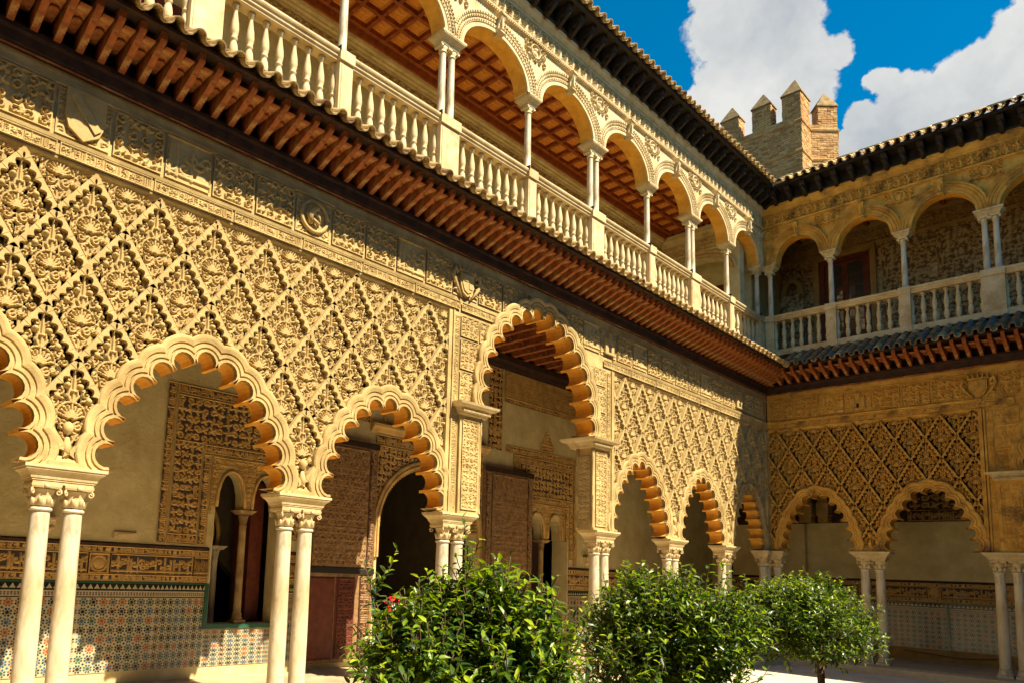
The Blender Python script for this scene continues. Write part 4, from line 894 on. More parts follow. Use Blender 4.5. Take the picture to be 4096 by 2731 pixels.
# ------------------------------------------------------------------ lower gallery, long side
YB = 2.5
LW = thing('gallery_wall', 'shaded plaster wall inside the long arcade, with tile dado, twin windows and pointed portal', 'wall', FA, (-20.4, YB, 0))
def twin(c, h, z0, zs_, ap):   # outline of a twin light, left to right
    o = [(c - h, z0), (c - h, zs_)]
    for k in (-1, 1):
        m = c + k * h * .53; a = h * .42; o += [(m + a * math.cos(PI * (1 - t / 10)) * (1.05 if 2 < t < 8 else 1), zs_ + (ap - zs_) * math.sin(PI * t / 10) ** .8) for t in range(11)]
        if k < 0: o += [(c - .1, zs_ - .02), (c + .1, zs_ - .02)]
    return o + [(c + h, zs_), (c + h, z0)]
W1, W2 = (-13.6, .58), (-5.93, .65); PC = -9.59
port = [(PC - 1.33, .0), (PC - 1.33, 1.95), (PC - 1.29, 1.951), (PC - 1.33, 2.4)] + [(PC - 1.33 * math.cos(t) * 1.0, 2.4 + 1.25 * math.sin(t) ** .92) for t in np.linspace(.1, PI - .1, 21)] + [(PC + 1.33, 2.4), (PC + 1.29, 1.951), (PC + 1.33, 1.95), (PC + 1.33, .0)]
poly = [(-20.4, .77)] + twin(W1[0], W1[1], .77, 2.52, 3.08) + [(q[0], max(q[1], .77)) for q in port] + twin(W2[0], W2[1], .77, 2.5, 3.02) + [(YB, .77), (YB, 6.6), (-20.4, 6.6)]
MB().prism(poly, YB, YB + .28, 0).build('plaster_wall', ['plaster'], LW, F=FA)
mb = MB(); mb.box(-20.4, PC - 1.33, YB, YB + .28, 0, .769); mb.box(PC + 1.33, YB, YB, YB + .28, 0, .769); mb.build('wall_foot', ['plaster'], LW, F=FA)
mb = MB(); mb.box(-20.4, 0, .221, YB, 6.52, 6.6); mb.build('ceiling_board', ['wooddark'], LW, F=FA)
bmh = MB().box(-.05, .05, .222, YB - .001, 6.36, 6.519).mesh('ceiling_beam', ['wood'])
for k in range(50): place('ceiling_beam', bmh, LW, (-20.2 + k * .4, 0, 0), F=FA).location = (.2 + k * .4, -YB, 0)
mb = MB(); mb.extr([(YB, 6.1), (YB - .06, 6.12), (YB - .10, 6.2), (YB - .16, 6.25), (YB - .18, 6.36), (YB, 6.4)], -20.4, 0); mb.build('ceiling_cornice', ['wooddark'], LW, F=FA)
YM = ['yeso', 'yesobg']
def panel(s0, s1, z0, z1, seed, root=LW, F=FA, y=YB, cell=.10, keep=None, kind='a', mats=YM, name='stucco_panel', res=.0125, d=.016, thr=.003):
    q = arabesque(s1 - s0, z1 - z0, res, d, seed, cell, .012) if kind == 'a' else script_relief(s1 - s0, z1 - z0, res, d, seed) if kind == 's' else straps(s1 - s0, z1 - z0, res, d, cell)
    K = None
    if keep: K = np.array([[keep(s0 + q.x[i], z0 + q.z[j]) for i in range(len(q.x) - 1)] for j in range(len(q.z) - 1)])
    mb = MB(); q.to_mb(mb, s0, z0, y - .004, K, 1 if len(mats) > 1 else None, thr); return mb.build(name, mats, root, F=F)
def vscript(s, z0, z1, w, seed, root=LW, F=FA, y=YB, mats=YM):
    q = script_relief(z1 - z0, w, .0125, .014, seed); low = q.H < .003; P = MB(); h, ww = q.H.shape; P.v = [tuple(t) for t in np.stack([s + w - q.Z, y - .004 - q.H, z0 + q.X], -1).reshape(-1, 3).tolist()]
    for j in range(h - 1):
        for i in range(ww - 1): P.addf((j * ww + i, j * ww + i + 1, (j + 1) * ww + i + 1, (j + 1) * ww + i), 1 if low[j, i] and low[j + 1, i + 1] else 0)
    return P.build('script_border', mats, root, F=F)
def inpoly(P):
    def f(s, z):
        ins = False; j = len(P) - 1
        for i in range(len(P)):
            if (P[i][1] > z) != (P[j][1] > z) and s < (P[j][0] - P[i][0]) * (z - P[i][1]) / (P[j][1] - P[i][1]) + P[i][0]: ins = not ins
            j = i
        return ins
    return f
def yeseria(c, h, out, seed):
    t = inpoly(twin(c, h + .05, .5, 2.5, 3.15)); ok = lambda s, z: not t(s, z)
    a, b = c - out, c + out
    panel(a + .15, b - .15, 4.13, 4.28, seed, kind='s'); vscript(a, 1.93, 4.28, .14, seed + 1); vscript(b - .14, 1.93, 4.28, .14, seed + 2)
    panel(a + .17, c - h - .26, 2.08, 3.44, seed + 3, cell=.12); panel(c + h + .26, b - .17, 2.08, 3.44, seed + 3, cell=.12); panel(a + .17, b - .17, 3.45, 4.12, seed + 4, cell=.13)
    panel(a + .15, c - h - .25, 1.93, 2.07, seed + 8, kind='s')
    panel(c - h - .23, c + h + .23, 3.29, 3.43, seed + 5, kind='s'); vscript(c - h - .24, 1.93, 3.28, .14, seed + 6); vscript(c + h + .10, 1.93, 3.28, .14, seed + 7)
    panel(c - h - .08, c + h + .08, 2.4, 3.27, seed + 9, cell=.08, keep=ok, mats=['yeso'])
    o = twin(c, h, 2.0, 2.52, 3.08)
    for k in (0, 1):
        seg = o[2 + k * 13:13 + k * 13]; mb = MB(); mb.tube([(s, YB - .015, z) for s, z in seg], .028, 6); mb.tube([(s, YB + .06, z - .015) for s, z in seg], .02, 6); mb.build('arch_roll', ['yeso'], LW, F=FA)
yeseria(W1[0], W1[1], 1.45, 200); yeseria(W2[0], W2[1], 1.2, 220)
def wcol(c, z0, zc, root, F, y, nm='mullion_column'):
    mb = MB(); mb.rects([(z0, .10, .10), (z0 + .05, .10, .10)], c, y); mb.lathe([(.085, z0 + .05), (.095, z0 + .07), (.07, z0 + .1), (.08, z0 + .13), (.062, z0 + .16), (.06, z0 + .3), (.055, zc - .25), (.065, zc - .24), (.055, zc - .22), (.075, zc - .10), (.09, zc - .06)], c, y, 16)
    mb.rects([(zc - .06, .10, .10), (zc - .04, .11, .12), (zc, .15, .16)], c, y); return mb.build(nm, ['marble' if nm != 'mullion_column' else 'capstone'], root, F=F)
wcol(W1[0], .77, 2.50, LW, FA, YB + .12); wcol(W2[0], .77, 2.48, LW, FA, YB + .12)
# portal surround
ring = [(0, YB - .002), (0, YB - .05), (.05, YB - .06), (.055, YB - .04), (.09, YB - .04), (.10, YB - .055), (.13, YB - .05), (.135, YB - .002)]
arcp = lambda o: [(PC - (1.33 + o) * math.cos(t), 2.4 + (1.25 + o) * max(0, math.sin(t)) ** .92) for t in np.linspace(0, PI, 30)]
mb = MB(); mb.grid(np.array([[(s, y, z) for s, z in [(PC - 1.33 - o, 1.9)] + arcp(o) + [(PC + 1.33 + o, 1.9)]] for o, y in ring])); mb.build('portal_arch_moulding', ['yeso'], LW, F=FA)
mb = MB()
for t in np.linspace(.05, PI - .05, 60):
    s, z = PC - 1.315 * math.cos(t), 2.4 + 1.235 * math.sin(t) ** .92; mb.box(s - .018, s + .018, YB - .02, YB + .20, z - .018, z + .018)
mb.build('portal_edge_beads', ['yeso'], LW, F=FA, kind='stuff')
sp = inpoly([(PC - 1.47, 1.5)] + arcp(.14) + [(PC + 1.47, 1.5)])
panel(PC - 1.46, PC + 1.46, 2.3, 3.92, 240, cell=.11, keep=lambda s, z: not sp(s, z), mats=['yeso', 'doorbg'])
panel(PC - 1.46, PC + 1.46, 3.94, 4.12, 241, kind='s'); 
mb = MB(); mb.extr([(YB, 4.14), (YB - .05, 4.16), (YB - .08, 4.22), (YB - .12, 4.25), (YB - .12, 4.30), (YB, 4.31)], PC - 1.6, PC + 1.6); mb.build('portal_cornice', ['yeso'], LW, F=FA)
for k in range(3):
    c = PC - .95 + k * .95; panel(c - .36, c + .36, 4.36, 5.35, 250 + k, kind='st', cell=.16, mats=['yeso', 'doorbg'], name='lattice_window')
panel(PC - 1.46, PC + 1.46, 5.42, 6.08, 255, kind='st', cell=.22, mats=['yeso', 'doorbg'], name='strapwork_panel'); panel(PC + 1.62, PC + 2.05, 4.3, 6.08, 256, cell=.14, mats=['yeso', 'doorbg']); panel(PC - 2.05, PC - 1.62, 4.3, 6.08, 257, cell=.14, mats=['yeso', 'doorbg'])
for k in range(3): panel(-7.46 + k * 1.3, -6.18 + k * 1.3, 5.5, 6.08, 258, kind='st', cell=.2, mats=['yeso', 'doorbg'], name='strapwork_panel'); panel(-7.46 + k * 1.3, -6.18 + k * 1.3, 5.38, 5.49, 261, kind='s', mats=['yeso', 'doorbg']); panel(-7.4 + k * 1.3, -6.12 + k * 1.3, 4.30, 4.45, 262, kind='s')
og = inpoly([(-6.16, 4.0), (-6.19, 4.62), (-6.1, 4.72), (-6.05, 4.82), (-5.93, 4.98), (-5.81, 4.82), (-5.76, 4.72), (-5.67, 4.62), (-5.7, 4.0)]); panel(-6.2, -5.66, 4.46, 4.98, 263, cell=.07, keep=og, mats=['yeso'], name='ogee_plaque')
# carved band over the dado, and glazed dado
mos = []
def mosaic(n, seed, dim=False):
    g = random.Random(seed); mb = MB(); c = .13
    mb.box(0, n * c, 0, .02, 0, n * c, 0)
    cols = [[1, 2, 1, 2, 3, 4][g.randrange(6)] for _ in range(n * n)]
    for j in range(n):
        for i in range(n):
            x, z = (i + .5) * c, (j + .5) * c; m = 1 if (i % 2 == 0 and j % 2 == 0) else cols[j * n + i]; y = -.002
            b = len(mb.v); mb.v += [(x + (.034 if k % 2 == 0 else .019) * math.cos(PI * k / 8), y, z + (.034 if k % 2 == 0 else .019) * math.sin(PI * k / 8)) for k in range(16)]; mb.addf(tuple(range(b, b + 16)), m)
            pm = [1, 2, 4, 3, 2][(i * 3 + j * 5 + seed) % 5] if m != 4 else 4
            for k in range(8):
                a = PI / 8 + k * PI / 4; u = (math.cos(a), math.sin(a)); w = (-u[1], u[0]); r0, r1, wd = .030, .062, .0125
                P = [(r0, 0), (r0 + .008, wd), (r1 - .008, wd), (r1, 0), (r1 - .008, -wd), (r0 + .008, -wd)]; b = len(mb.v); mb.v += [(x + u[0] * p + w[0] * q, y, z + u[1] * p + w[1] * q) for p, q in P]; mb.addf(tuple(range(b, b + 6)), pm if k % 2 else m)
            if i and j:
                b = len(mb.v); x0, z0 = i * c, j * c; mb.v += [(x0 + (.021 if k % 2 == 0 else .011) * math.cos(PI * k / 4), y, z0 + (.021 if k % 2 == 0 else .011) * math.sin(PI * k / 4)) for k in range(8)]; mb.addf(tuple(range(b, b + 8)), [2, 3, 1][(i + j) % 3])
    return mb.mesh('mosaic_tiles', ['white', 'tblack', 'tblue', 'tgreen', 'torange'])
MOS = [mosaic(8, s) for s in (1, 2, 3)]
def steps_row():
    mb = MB(); 
    for k in range(12):
        x = .05 + k * .0867; P = [(-.038, 0), (.038, 0), (.030, .018), (.024, .018), (.02, .034), (.014, .034), (.008, .052), (0, .062), (-.008, .052), (-.014, .034), (-.02, .034), (-.024, .018), (-.030, .018)]
        mb.prism([(x + a, .01 + b_) for a, b_ in P], -.004, 0, 0)
    mb.box(0, 1.04, -.002, .02, 0, .085, 1); mb.box(0, 1.04, -.012, .02, .0855, .11, 2); mb.box(0, 1.04, -.006, .02, -.014, -.001, 1)
    for k in range(26):
        x = .02 + k * .04; 
        for t in (0, 1):
            b = len(mb.v); mb.v += [(x + (.017 if q % 2 else .012) * math.cos(PI * q / 3), -.003, -.055 + (-.012 if t else .012) + .012 * math.sin(PI * q / 3)) for q in range(6)]; mb.addf(tuple(range(b, b + 6)), 3 if (k + t) % 2 else 4)
    mb.box(0, 1.04, -.001, .02, -.095, -.0145, 0); mb.box(0, 1.04, -.006, .02, -.105, -.0955, 1)
    return mb.mesh('tile_border', ['white', 'tblack', 'tgreen', 'tblue', 'torange'])
STP = steps_row()
bq = script_relief(1.2, .27, .0125, .018, 300); BQ = tile_mesh(bq, 'carved_band', ['yeso', 'yesobg'], bgm=1); sq = script_relief(1.04, .09, .0125, .01, 301); SQ = tile_mesh(sq, 'carved_border', ['yeso', 'yesobg'], bgm=1)
mq = Relief(.27, .27, .0125); mq.frame(.015, .018); mq.stroke([(.135 + .1 * math.cos(a), .135 + .1 * math.sin(a)) for a in np.linspace(0, 6.3, 16)], .012, .018); mq.dot(.135, .135, .075, .02); MQ2 = tile_mesh(mq, 'medallion', ['yeso', 'yesobg'], bgm=1)
def dado(root, F, y, a, b, zb, zt, top=1.25, band=True, medal=True):
    # zt: top of star field; then borders; then carved band
    W = 1.04; n = int(math.ceil((b - a) / W))
    for k in range(n):
        l = a + k * W; sxc = min(1, (b - l) / W)
        h = zt - zb; nr = max(1, round(h / W + .2))
        for j in range(nr): place('mosaic_tiles', MOS[(k * 2 + j) % 3], root, (l, y - .012, zb + j * h / nr), scale=(sxc, 1, h / nr / W), F=F, kind='stuff')
        if band: place('tile_border', STP, root, (l, y - .012, zt + .107), scale=(sxc, 1, 1), F=F)
        if band:
            place('carved_border', SQ, root, (l, y - .02, zt + .225), scale=(sxc, 1, 1), F=F); place('carved_border', SQ, root, (l, y - .02, zt + .60), scale=(sxc, 1, 1), F=F)
    if band:
        x = a
        while x < b - .1:
            sxc = min(1, (b - x) / 1.2); place('carved_band', BQ, root, (x, y - .02, zt + .322), scale=(sxc, 1, 1), F=F); x += 1.22
            if x + .27 < b and medal: place('medallion', MQ2, root, (x, y - .02, zt + .322), F=F); x += .29
        mb = MB(); mb.box(a, b, y - .019, y, zt + .218, zt + .7); mb.extr([(y, zt + .692), (y - .03, zt + .695), (y - .04, zt + .73), (y, zt + .75)], a, b); mb.build('band_frame', ['wooddark'], root, F=F)
dado(LW, FA, YB, -20.2, -14.22, .16, 1.15); dado(LW, FA, YB, -14.22, -12.98, .16, .68, band=False); dado(LW, FA, YB, -12.98, -12.66, .16, 1.15, medal=False); dado(LW, FA, YB, -5.24, -.0, .16, 1.15)
mb = MB(); mb.box(-14.24, -14.18, YB - .03, YB, .70, 1.36); mb.box(-14.18, -12.98, YB - .03, YB + .2, .70, .768); mb.box(-5.27, -5.22, YB - .03, YB, .7, 1.37); mb.build('green_tile_edging', ['tgreen'], LW, F=FA)
mb = MB(); mb.box(-14.19, -14.165, YB - .006, YB + .28, .78, 2.5); mb.box(-13.035, -13.01, YB - .006, YB + .28, .78, 2.5); mb.box(-5.29, -5.262, YB - .15, YB + .28, .0, 2.48); mb.build('window_jamb', ['plaster'], LW, F=FA)
mb = MB(); mb.box(-11.02, -10.93, YB - .045, YB - .01, .9, 1.38); mb.build('jamb_tiles', ['tgreen'], LW, F=FA); mb = MB(); mb.box(-11.10, -11.021, YB - .045, YB - .01, .3, 1.9); mb.build('jamb_plate', ['white'], LW, F=FA)
mb = MB(); mb.box(-15.66, -15.34, YB - .04, YB, 1.955, 2.04); mb.box(-15.62, -15.38, YB - .05, YB - .039, 1.975, 2.02); vt = thing('wall_lamp', 'small cream wall light fitting above the carved band, between the two left column pairs', 'lamp', FA, (-15.5, YB, 1.95)); mb.build('casing', ['cream'], vt, F=FA)
for s, lb in ((-16.55, 'white carved bracket on the plaster seen between the leftmost column pair'), (-4.35, 'white carved bracket on plaster just right of the column pair beside the tiled wall')):
    t = thing('wall_bracket', lb, 'bracket', FA, (s, YB, 1.95), 'small brackets on the gallery wall'); mb = MB(); mb.loft([[(s - a, YB, z), (s + a, YB, z), (s + a, YB - d, z), (s - a, YB - d, z)] for z, a, d in ((1.96, .05, .05), (2.02, .07, .08), (2.08, .09, .11), (2.13, .10, .12), (2.135, .12, .14), (2.17, .12, .14))]); mb.build('corbel', ['cream'], t, F=FA)
    for k in range(3): MB().lathe([(.0, 2.0), (.03, 2.02), (.035, 2.05), (.0, 2.08)], s - .06 + k * .06, YB - .1, 8).build('carved_leaf', ['cream'], t, F=FA)
# doors swung open against the wall
def door(a, b, lb):
    t = thing('carved_door', lb, 'door', FA, ((a + b) / 2, 2.4, .1), 'open door leaves of the portal')
    MB().box(a, b, 2.40, 2.46, .1, 3.88).build('leaf', ['door'], t, F=FA)
    MB().box(a - .01, b + .01, 2.37, 2.399, 3.80, 3.9).build('top_rail', ['wooddark'], t, F=FA); MB().box(a, b, 2.375, 2.399, 1.58, 1.68).build('iron_strap', ['iron'], t, F=FA)
    q = straps(b - a - .42, 2.05, .0115, .02, .34); mb = MB(); q.to_mb(mb, a + .21, 1.70, 2.398, None, 1, .003); mb.build('star_lattice', ['door', 'doorbg'], t, F=FA)
    vscript(a + .02, 1.7, 3.78, .16, 310, t, FA, 2.40, ['door', 'doorbg']); vscript(b - .18, 1.7, 3.78, .16, 311, t, FA, 2.40, ['door', 'doorbg'])
    m = (a + b) / 2
    for x0, x1 in ((a + .12, m - .06), (m - .04, m + .38)):
        P = MB(); P.rects([(0, (x1 - x0) / 2, .68), (.02, (x1 - x0) / 2 - .03, .65)]); P.v = [((x0 + x1) / 2 + u, 2.399 - w, .84 + v) for u, v, w in P.v]; P.build('wicket_panel', ['doorred'], t, F=FA)
    q = straps(.36, 1.3, .0125, .016, .3); mb = MB(); q.to_mb(mb, m - .01, .2, 2.378, None, None); mb.build('lower_lattice', ['doorred'], t, F=FA); vscript(b - .30, .15, 1.55, .24, 312, t, FA, 2.40, ['door', 'doorbg'])
door(-12.62, -11.06, 'open carved wooden door leaf left of the dark pointed portal'); door(-8.13, -6.55, 'open carved wooden door leaf seen through the tall central arch')
# rooms behind
RM = thing('inner_room', 'dim room behind the portal and the grilled windows, with pale back wall', 'room', FA, (-20.4, YB + .3, 0))
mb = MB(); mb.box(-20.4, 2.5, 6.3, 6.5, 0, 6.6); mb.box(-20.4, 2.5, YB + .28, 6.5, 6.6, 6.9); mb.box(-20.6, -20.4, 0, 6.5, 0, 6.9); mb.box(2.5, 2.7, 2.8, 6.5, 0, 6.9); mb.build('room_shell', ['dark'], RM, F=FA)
mb = MB(); mb.box(-20.4, 2.5, YB + .28, 6.3, -.1, -.001); mb.build('room_floor', ['floor'], RM, F=FA)
for s in (-11.6, -7.4): MB().box(s - .12, s + .12, YB + .285, 6.29, 0, 6.59).build('partition', ['dark'], RM, F=FA)
mb = MB(); mb.box(-11.4, -7.6, 6.2, 6.298, 0, 1.45); mb.prism([(-8.9, 1.45), (-8.9, 2.0), (-8.82, 2.15), (-8.75, 2.3), (-8.6, 2.42), (-8.45, 2.3), (-8.38, 2.15), (-8.3, 2.0), (-8.3, 1.45)][::-1], 6.2, 6.298); mb.build('dark_wainscot', ['wooddark'], RM, F=FA)
# horseshoe arch and column seen inside the left window
mb = MB(); c = -14.25
for o in (0, .1, .2): mb.tube([(c + (.52 + o) * math.cos(a), 3.55 - o * .2, 2.15 + (.52 + o) * math.sin(a)) for a in np.linspace(-.5, PI + .5, 26)], .04, 6)
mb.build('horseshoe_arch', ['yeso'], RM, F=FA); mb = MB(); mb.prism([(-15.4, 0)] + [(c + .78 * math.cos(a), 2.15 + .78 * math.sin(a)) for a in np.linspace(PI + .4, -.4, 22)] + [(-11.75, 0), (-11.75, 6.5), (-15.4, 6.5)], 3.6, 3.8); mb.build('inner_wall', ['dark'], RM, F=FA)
wcol(-13.62, .35, 1.95, RM, FA, 3.42, 'inner_column')
mb = MB(); mb.box(-13.3, -13.06, 2.9, 3.4, .78, 3.0); mb.build('shutter', ['doorred'], RM, F=FA); mb = MB(); mb.box(-6.1, -5.5, 2.95, 3.0, .6, 3.0); mb.build('shutter', ['wooddark'], RM, F=FA)

# ------------------------------------------------------------------ lower gallery, end wall
LB = thing('gallery_wall', 'dim plaster wall with dark tile dado inside the end arcade', 'wall', FB, (-2.5, YB, 0))
MB().box(.09, 13.2, YB + .05, YB + .3, 0, 6.9).build('plaster_wall', ['plaster'], LB, F=FB)
poly = [(-2.5, 0), (-2.32, 0), (-2.32, 2.35), (-2.1, 2.9), (-1.88, 2.35), (-1.88, 0), (.09, 0), (.09, 3.40), (-2.5, 3.40)]
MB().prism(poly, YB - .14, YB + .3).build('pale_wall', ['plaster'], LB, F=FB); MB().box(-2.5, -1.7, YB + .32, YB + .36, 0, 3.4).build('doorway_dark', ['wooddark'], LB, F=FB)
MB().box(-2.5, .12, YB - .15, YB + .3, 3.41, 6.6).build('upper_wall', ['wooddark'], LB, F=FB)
mb = MB(); mb.box(-2.5, 13.2, .221, YB + .3, 6.52, 6.62); mb.build('ceiling_board', ['wooddark'], LB, F=FB)
bmh = MB().box(-.06, .06, .222, YB - .151, 6.36, 6.519).mesh('ceiling_beam', ['wooddark'])
for k in range(32): place('ceiling_beam', bmh, LB, (.3 + k * .4, 0, 0), F=FB).location = (2.8 + k * .4, -YB, 0)
panel(2.55, 4.25, 3.72, 6.3, 330, LB, FB, YB + .02, .2, mats=['plasterd', 'wooddark'], name='carved_frieze'); panel(2.5, 4.3, 3.40, 3.70, 331, LB, FB, YB - .03, kind='s', mats=['plasterd', 'wooddark'], name='carved_frieze')
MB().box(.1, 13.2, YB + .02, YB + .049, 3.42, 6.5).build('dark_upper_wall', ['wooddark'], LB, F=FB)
for x, w in ((.18, .15), (.62, .12)): MB().rects([(3.42, w, .15), (3.6, w, .16), (3.62, w * 1.2, .2), (3.95, w * 1.2, .2), (4.0, w, .16), (4.5, w, .16)], x, YB - .15).build('bracket', ['plasterd'], LB, F=FB)
dado(LB, FB, YB + .05, .1, 9.4, .30, 1.20, medal=True); dado(LB, FB, YB - .14, -1.86, .08, .30, 1.20)
MB().box(3.20, 3.25, YB + .0, YB + .05, .2, 1.42).build('green_tile_edging', ['tgreen'], LB, F=FB); MB().box(.1, 13, YB - .05, YB + .05, 0, .28).build('stone_bench', ['plasterd'], LB, F=FB)
MB().tube([(2.3, YB - .07, .22), (2.9, YB - .08, .17), (3.4, YB - .08, .13), (3.9, YB - .08, .16), (4.4, YB - .07, .24)], .008, 5).build('cable', ['iron'], LB, F=FB)

# ------------------------------------------------------------------ brick tower
TWR = thing('brick_tower', 'battlemented brick tower with pointed merlons rising behind the roofs', 'tower', FW, (-5.4, 15, 0))
plan = [(-9, 12), (-2.85, 12), (-2.85, 13.1), (-2.05, 13.92), (-3.4, 18), (-9, 18)]
MB().loft([[(x, y, z) for x, y in plan] for z in (0, 21.55)]).build('tower_body', ['mortar'], TWR)
def offs(P, d):
    n = len(P); out = []
    for i in range(n):
        a, b, c = Vector(P[i - 1]), Vector(P[i]), Vector(P[(i + 1) % n]); u = (b - a).normalized(); v = (c - b).normalized(); n1 = Vector((u.y, -u.x)); n2 = Vector((v.y, -v.x)); m = (n1 + n2).normalized(); out.append(tuple(b + m * d / max(.3, m.dot(n1))))
    return out
for z in (19.9, 21.28): MB().loft([[(x, y, z + dz) for x, y in offs(plan, d)] for dz, d in ((-.05, .01), (-.02, .05), (.05, .07), (.08, .05), (.085, .01))]).build('string_course', ['brick'], TWR)
MB().loft([[(x, y, z) for x, y in offs(plan, -.35)] for z in (21.5, 21.551)]).build('parapet_top', ['mortar'], TWR)
bg_ = random.Random(5)
def bricks(mb, p0, p1, z0, z1, out=.012, rh=.085):
    p0, p1 = Vector(p0), Vector(p1); L = (p1 - p0).length; u = (p1 - p0) / L; n = Vector((u.y, -u.x)); r = 0; z = z0
    while z < z1 - .03:
        h = min(rh - .018, z1 - z); x = -.14 * (r % 2) + bg_.uniform(-.02, .02)
        while x < L:
            w = bg_.choice((.26, .27, .14, .26)); a, b = max(0, x + .008), min(L, x + w - .008)
            if b - a > .03 and bg_.random() > .02:
                o = out + bg_.uniform(-.008, .010); q = len(mb.v); dz = bg_.uniform(-.004, .004)
                A, Bb = p0 + u * a, p0 + u * b
                mb.v += [(A.x, A.y, z + dz), (Bb.x, Bb.y, z + dz), (Bb.x, Bb.y, z + h + dz), (A.x, A.y, z + h + dz)] + [(A.x + n.x * o, A.y + n.y * o, z + dz), (Bb.x + n.x * o, Bb.y + n.y * o, z + dz), (Bb.x + n.x * o, Bb.y + n.y * o, z + h + dz), (A.x + n.x * o, A.y + n.y * o, z + h + dz)]
                m = bg_.choice((0, 0, 0, 1, 2))
                for f in ((4, 5, 6, 7), (0, 1, 5, 4), (2, 3, 7, 6), (1, 2, 6, 5), (3, 0, 4, 7)): mb.addf(tuple(q + i for i in f), m)
            x += w
        z += rh; r += 1
BK = ['brick', mat('tower_brick_pale', (0.64, 0.42, 0.18), (0.48, 0.28, 0.10), 3.0, 0.9, .3, 30), mat('tower_brick_dark', (0.42, 0.22, 0.075), (0.30, 0.14, 0.05), 3.0, 0.9, .3, 30)]
mb = MB()
for i in range(3): bricks(mb, plan[i], plan[i + 1], 16.0 if i else 15.5, 21.56)
bricks(mb, plan[3], plan[4], 17, 21.56); mb.build('brickwork', BK, TWR, kind='stuff')
def merlon(pts, z0, z1, z2, base=21.55):
    MB().loft([[(x, y, z) for x, y in pts] for z in (z0, z1)]).build('merlon', ['mortar'], TWR)
    mb = MB(); n = len(pts); [bricks(mb, pts[i], pts[(i + 1) % n], z0, z1) for i in range(n)]; mb.build('merlon_brickwork', BK, TWR, kind='stuff')
    cx = sum(p[0] for p in pts) / n; cy = sum(p[1] for p in pts) / n; o = offs(pts, .05)
    MB().loft([[(x, y, z1) for x, y in o], [(x, y, z1 + .05) for x, y in o], [(cx + (x - cx) * .06, cy + (y - cy) * .06, z2) for x, y in o]]).build('merlon_cap', ['capstone'], TWR)
rc = lambda x0, x1, y0, y1: [(x0, y0), (x1, y0), (x1, y1), (x0, y1)]
merlon(rc(-6.24, -5.46, 12.003, 12.6), 21.4, 22.6, 23.35); merlon(rc(-4.86, -4.08, 12.003, 12.6), 21.4, 22.6, 23.35); merlon(rc(-3.60, -2.853, 12.003, 13.05), 21.4, 22.62, 23.55); merlon(rc(-7.9, -7.1, 12.003, 12.6), 21.4, 22.6, 23.35)
merlon([(-2.62, 13.34), (-2.055, 13.925), (-2.4, 14.3), (-2.97, 13.7)], 21.4, 22.45, 23.2)
for x in (-8.2, -6.6, -5.0): merlon(rc(x, x + .8, 17.4, 17.997), 21.4, 22.6, 23.3)

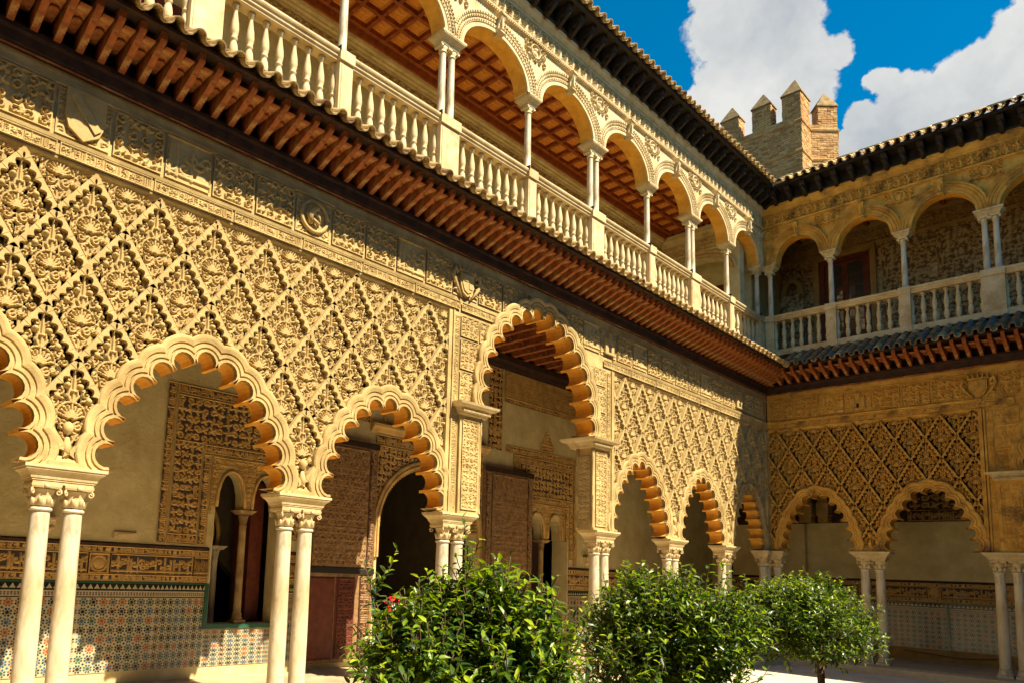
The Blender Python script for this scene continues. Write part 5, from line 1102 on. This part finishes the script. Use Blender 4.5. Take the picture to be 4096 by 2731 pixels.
# ------------------------------------------------------------------ orange trees
def orange_tree(label, x, y, zc, rx, rz, n_tw, leaf, seed, spikes, zb=-.12):
    g = random.Random(seed); t = thing('orange_tree', label, 'tree', FW, (x, y, zb), 'clipped orange trees in the courtyard bed')
    tr = MB(); top = zc - rz * .35; tr.tube([(x, y, zb), (x + .02, y - .01, zb + .3), (x - .01, y + .02, top)], [.06, .05, .045], 8)
    for k in range(14):
        a = g.uniform(0, 6.28); e = g.uniform(.25, 1.2); L = g.uniform(.5, .95) * rx; p0 = (x - .01, y + .02, top - g.uniform(0, .15)); d = (math.cos(a) * math.cos(e), math.sin(a) * math.cos(e), math.sin(e))
        tr.tube([p0, (p0[0] + d[0] * L * .5, p0[1] + d[1] * L * .5, p0[2] + d[2] * L * .4), (p0[0] + d[0] * L, p0[1] + d[1] * L, p0[2] + d[2] * L)], [.022, .014, .006], 5)
    tr.build('trunk', ['bark'], t)
    V = []; Fc = []; Mi = []; T = MB()
    def leaf_at(p, d, up, L, m):
        d = d.normalized(); s = d.cross(up).normalized(); u = s.cross(d); w = L * g.uniform(.17, .23); fold = g.uniform(.15, .5) * w; dr = -L * g.uniform(.05, .3)
        b = len(V); V.extend([tuple(p), tuple(p + d * L * .3 + s * w + u * fold), tuple(p + d * L * .3), tuple(p + d * L * .3 - s * w + u * fold), tuple(p + d * L * .68 + s * w * .8 + u * (fold + dr * .4)), tuple(p + d * L * .68 + u * dr * .4), tuple(p + d * L * .68 - s * w * .8 + u * (fold + dr * .4)), tuple(p + d * L + u * dr)])
        for f in ((0, 2, 1), (0, 3, 2), (1, 2, 5, 4), (2, 3, 6, 5), (4, 5, 7), (5, 6, 7)): Fc.append(tuple(b + i for i in f)); Mi.append(m)
    lobes = []
    for k in range(11):
        a = g.uniform(0, 6.28); e = math.asin(g.uniform(-.5, .95)); r = g.uniform(.35, .62); lobes.append((Vector((math.cos(a) * math.cos(e) * rx * r, math.sin(a) * math.cos(e) * rx * r, math.sin(e) * rz * r)), g.uniform(.38, .58)))
    lobes.append((Vector((0, 0, 0)), .72))
    def twig(p, d, L, n, big=1.0):
        q = p.copy(); pts = [tuple(q)]; dd = d.copy(); ph = g.uniform(0, 6.28)
        for i in range(n):
            dd = (dd + Vector((g.uniform(-.12, .12), g.uniform(-.12, .12), g.uniform(-.02, .16)))).normalized(); q = q + dd * L / n; pts.append(tuple(q)); ph += 2.4
            o = dd.orthogonal().normalized(); o2 = dd.cross(o); ld = (o * math.cos(ph) + o2 * math.sin(ph)) * .8 + dd * g.uniform(.3, .8) + Vector((0, 0, g.uniform(-.35, .15)))
            young = (i > n * .55); hgt = (q.z - (zc - rz)) / (2 * rz); m = g.choices((0, 1, 2, 3), weights=((5, 4, 1.2, .2) if not young else (1.2, 4, 4, 1.6)))[0]
            leaf_at(q, ld, Vector((g.uniform(-.5, .5), g.uniform(-.5, .5), 1)), leaf * g.uniform(.7, 1.2) * big * (1 - .35 * (i / n)), m)
        T.tube(pts, .0028 * leaf / .09 + .001, 3)
    for k in range(n_tw):
        c, r = g.choice(lobes); z_ = g.uniform(-1, 1); a = g.uniform(0, 6.28); h = math.sqrt(1 - z_ * z_); rad = g.uniform(.55, 1.0)
        v = Vector((h * math.cos(a), h * math.sin(a), z_)); p = Vector((x, y, zc)) + c + Vector((v.x * rx, v.y * rx, v.z * rz)) * r * rad
        d = (v * .8 + Vector((0, 0, .55)) + Vector((g.uniform(-.4, .4), g.uniform(-.4, .4), g.uniform(-.3, .3)))).normalized(); twig(p, d, leaf * g.uniform(1.5, 2.8), g.randint(5, 9))
    for (dx, dy, z0, L) in spikes: 
        twig(Vector((x + dx, y + dy, z0)), Vector((g.uniform(-.1, .1), g.uniform(-.1, .1), 1)), L, int(L / leaf * 4.5), .85)
        for k in range(4): twig(Vector((x + dx, y + dy, z0 + L * .1 * k)), Vector((g.uniform(-.7, .7), g.uniform(-.7, .7), .8)), L * .45, 7, .9)
    me = bpy.data.meshes.new('foliage'); me.from_pydata([(a - x, b - y, c - zb) for a, b, c in V], [], Fc)
    for m in LEAF: me.materials.append(m)
    me.polygons.foreach_set('material_index', Mi); me.update(); place('foliage', me, t, (x, y, zb), kind='stuff'); T.build('twigs', ['bark'], t, kind='stuff')
orange_tree('nearest orange tree, broad and glossy, in front of the dark portal', 4.15, -15.8, .93, .70, .70, 1400, .105, 31, [(.06, -.05, 1.5, .55), (-.50, -.38, 1.40, .45), (.36, .3, 1.35, .2), (.15, .1, 1.45, .28), (-.1, -.1, 1.4, .3)])
orange_tree('middle orange tree of the three, below the central arch right pilaster', 3.88, -12.34, .80, 1.08, .86, 2000, .10, 32, [(.1, 0, 1.4, .38), (-.2, -.3, 1.4, .3), (.45, .3, 1.3, .25)])
orange_tree('farthest orange tree, round and bright topped, in front of the end wall', 3.98, -8.55, 1.17, 1.0, .66, 2000, .092, 33, [(.1, .1, 1.6, .28), (-.25, -.1, 1.5, .2)])
# red flowering plant by the portal
fp = thing('flowering_plant', 'pot plant with red flowers beside the left jamb of the portal', 'plant', FA, (-10.6, 2.2, 0))
MB().lathe([(.10, 0), (.12, .02), (.17, .30), (.19, .31), (.19, .36), (.16, .36)], -10.6, 2.2, 16).build('pot', ['tileb'], fp, F=FA)
g = random.Random(8); mb = MB(); mr = MB()
for k in range(170):
    a = g.uniform(0, 6.28); r = g.uniform(0, .28); z = g.uniform(.45, 1.22); s, y = -10.6 + r * math.cos(a), 2.2 + r * math.sin(a) * .8; tgt = mr if z > .75 and g.random() < .8 else mb; w = .05
    b = len(tgt.v); d = Vector((g.uniform(-1, 1), g.uniform(-1, 1), g.uniform(-.3, 1))).normalized() * w; e = d.orthogonal().normalized() * w * .5; p = Vector((s, y, z)); tgt.v += [tuple(p - d), tuple(p + e), tuple(p + d), tuple(p - e)]; tgt.addf((b, b + 1, b + 2, b + 3))
mb.build('leaves', [LEAF[0]], fp, F=FA, kind='stuff'); mr.build('red_flowers', ['red'], fp, F=FA, kind='stuff'); MB().tube([(-10.6, 2.2, .3), (-10.6, 2.2, 1.1)], .02, 6).build('stem', ['bark'], fp, F=FA)
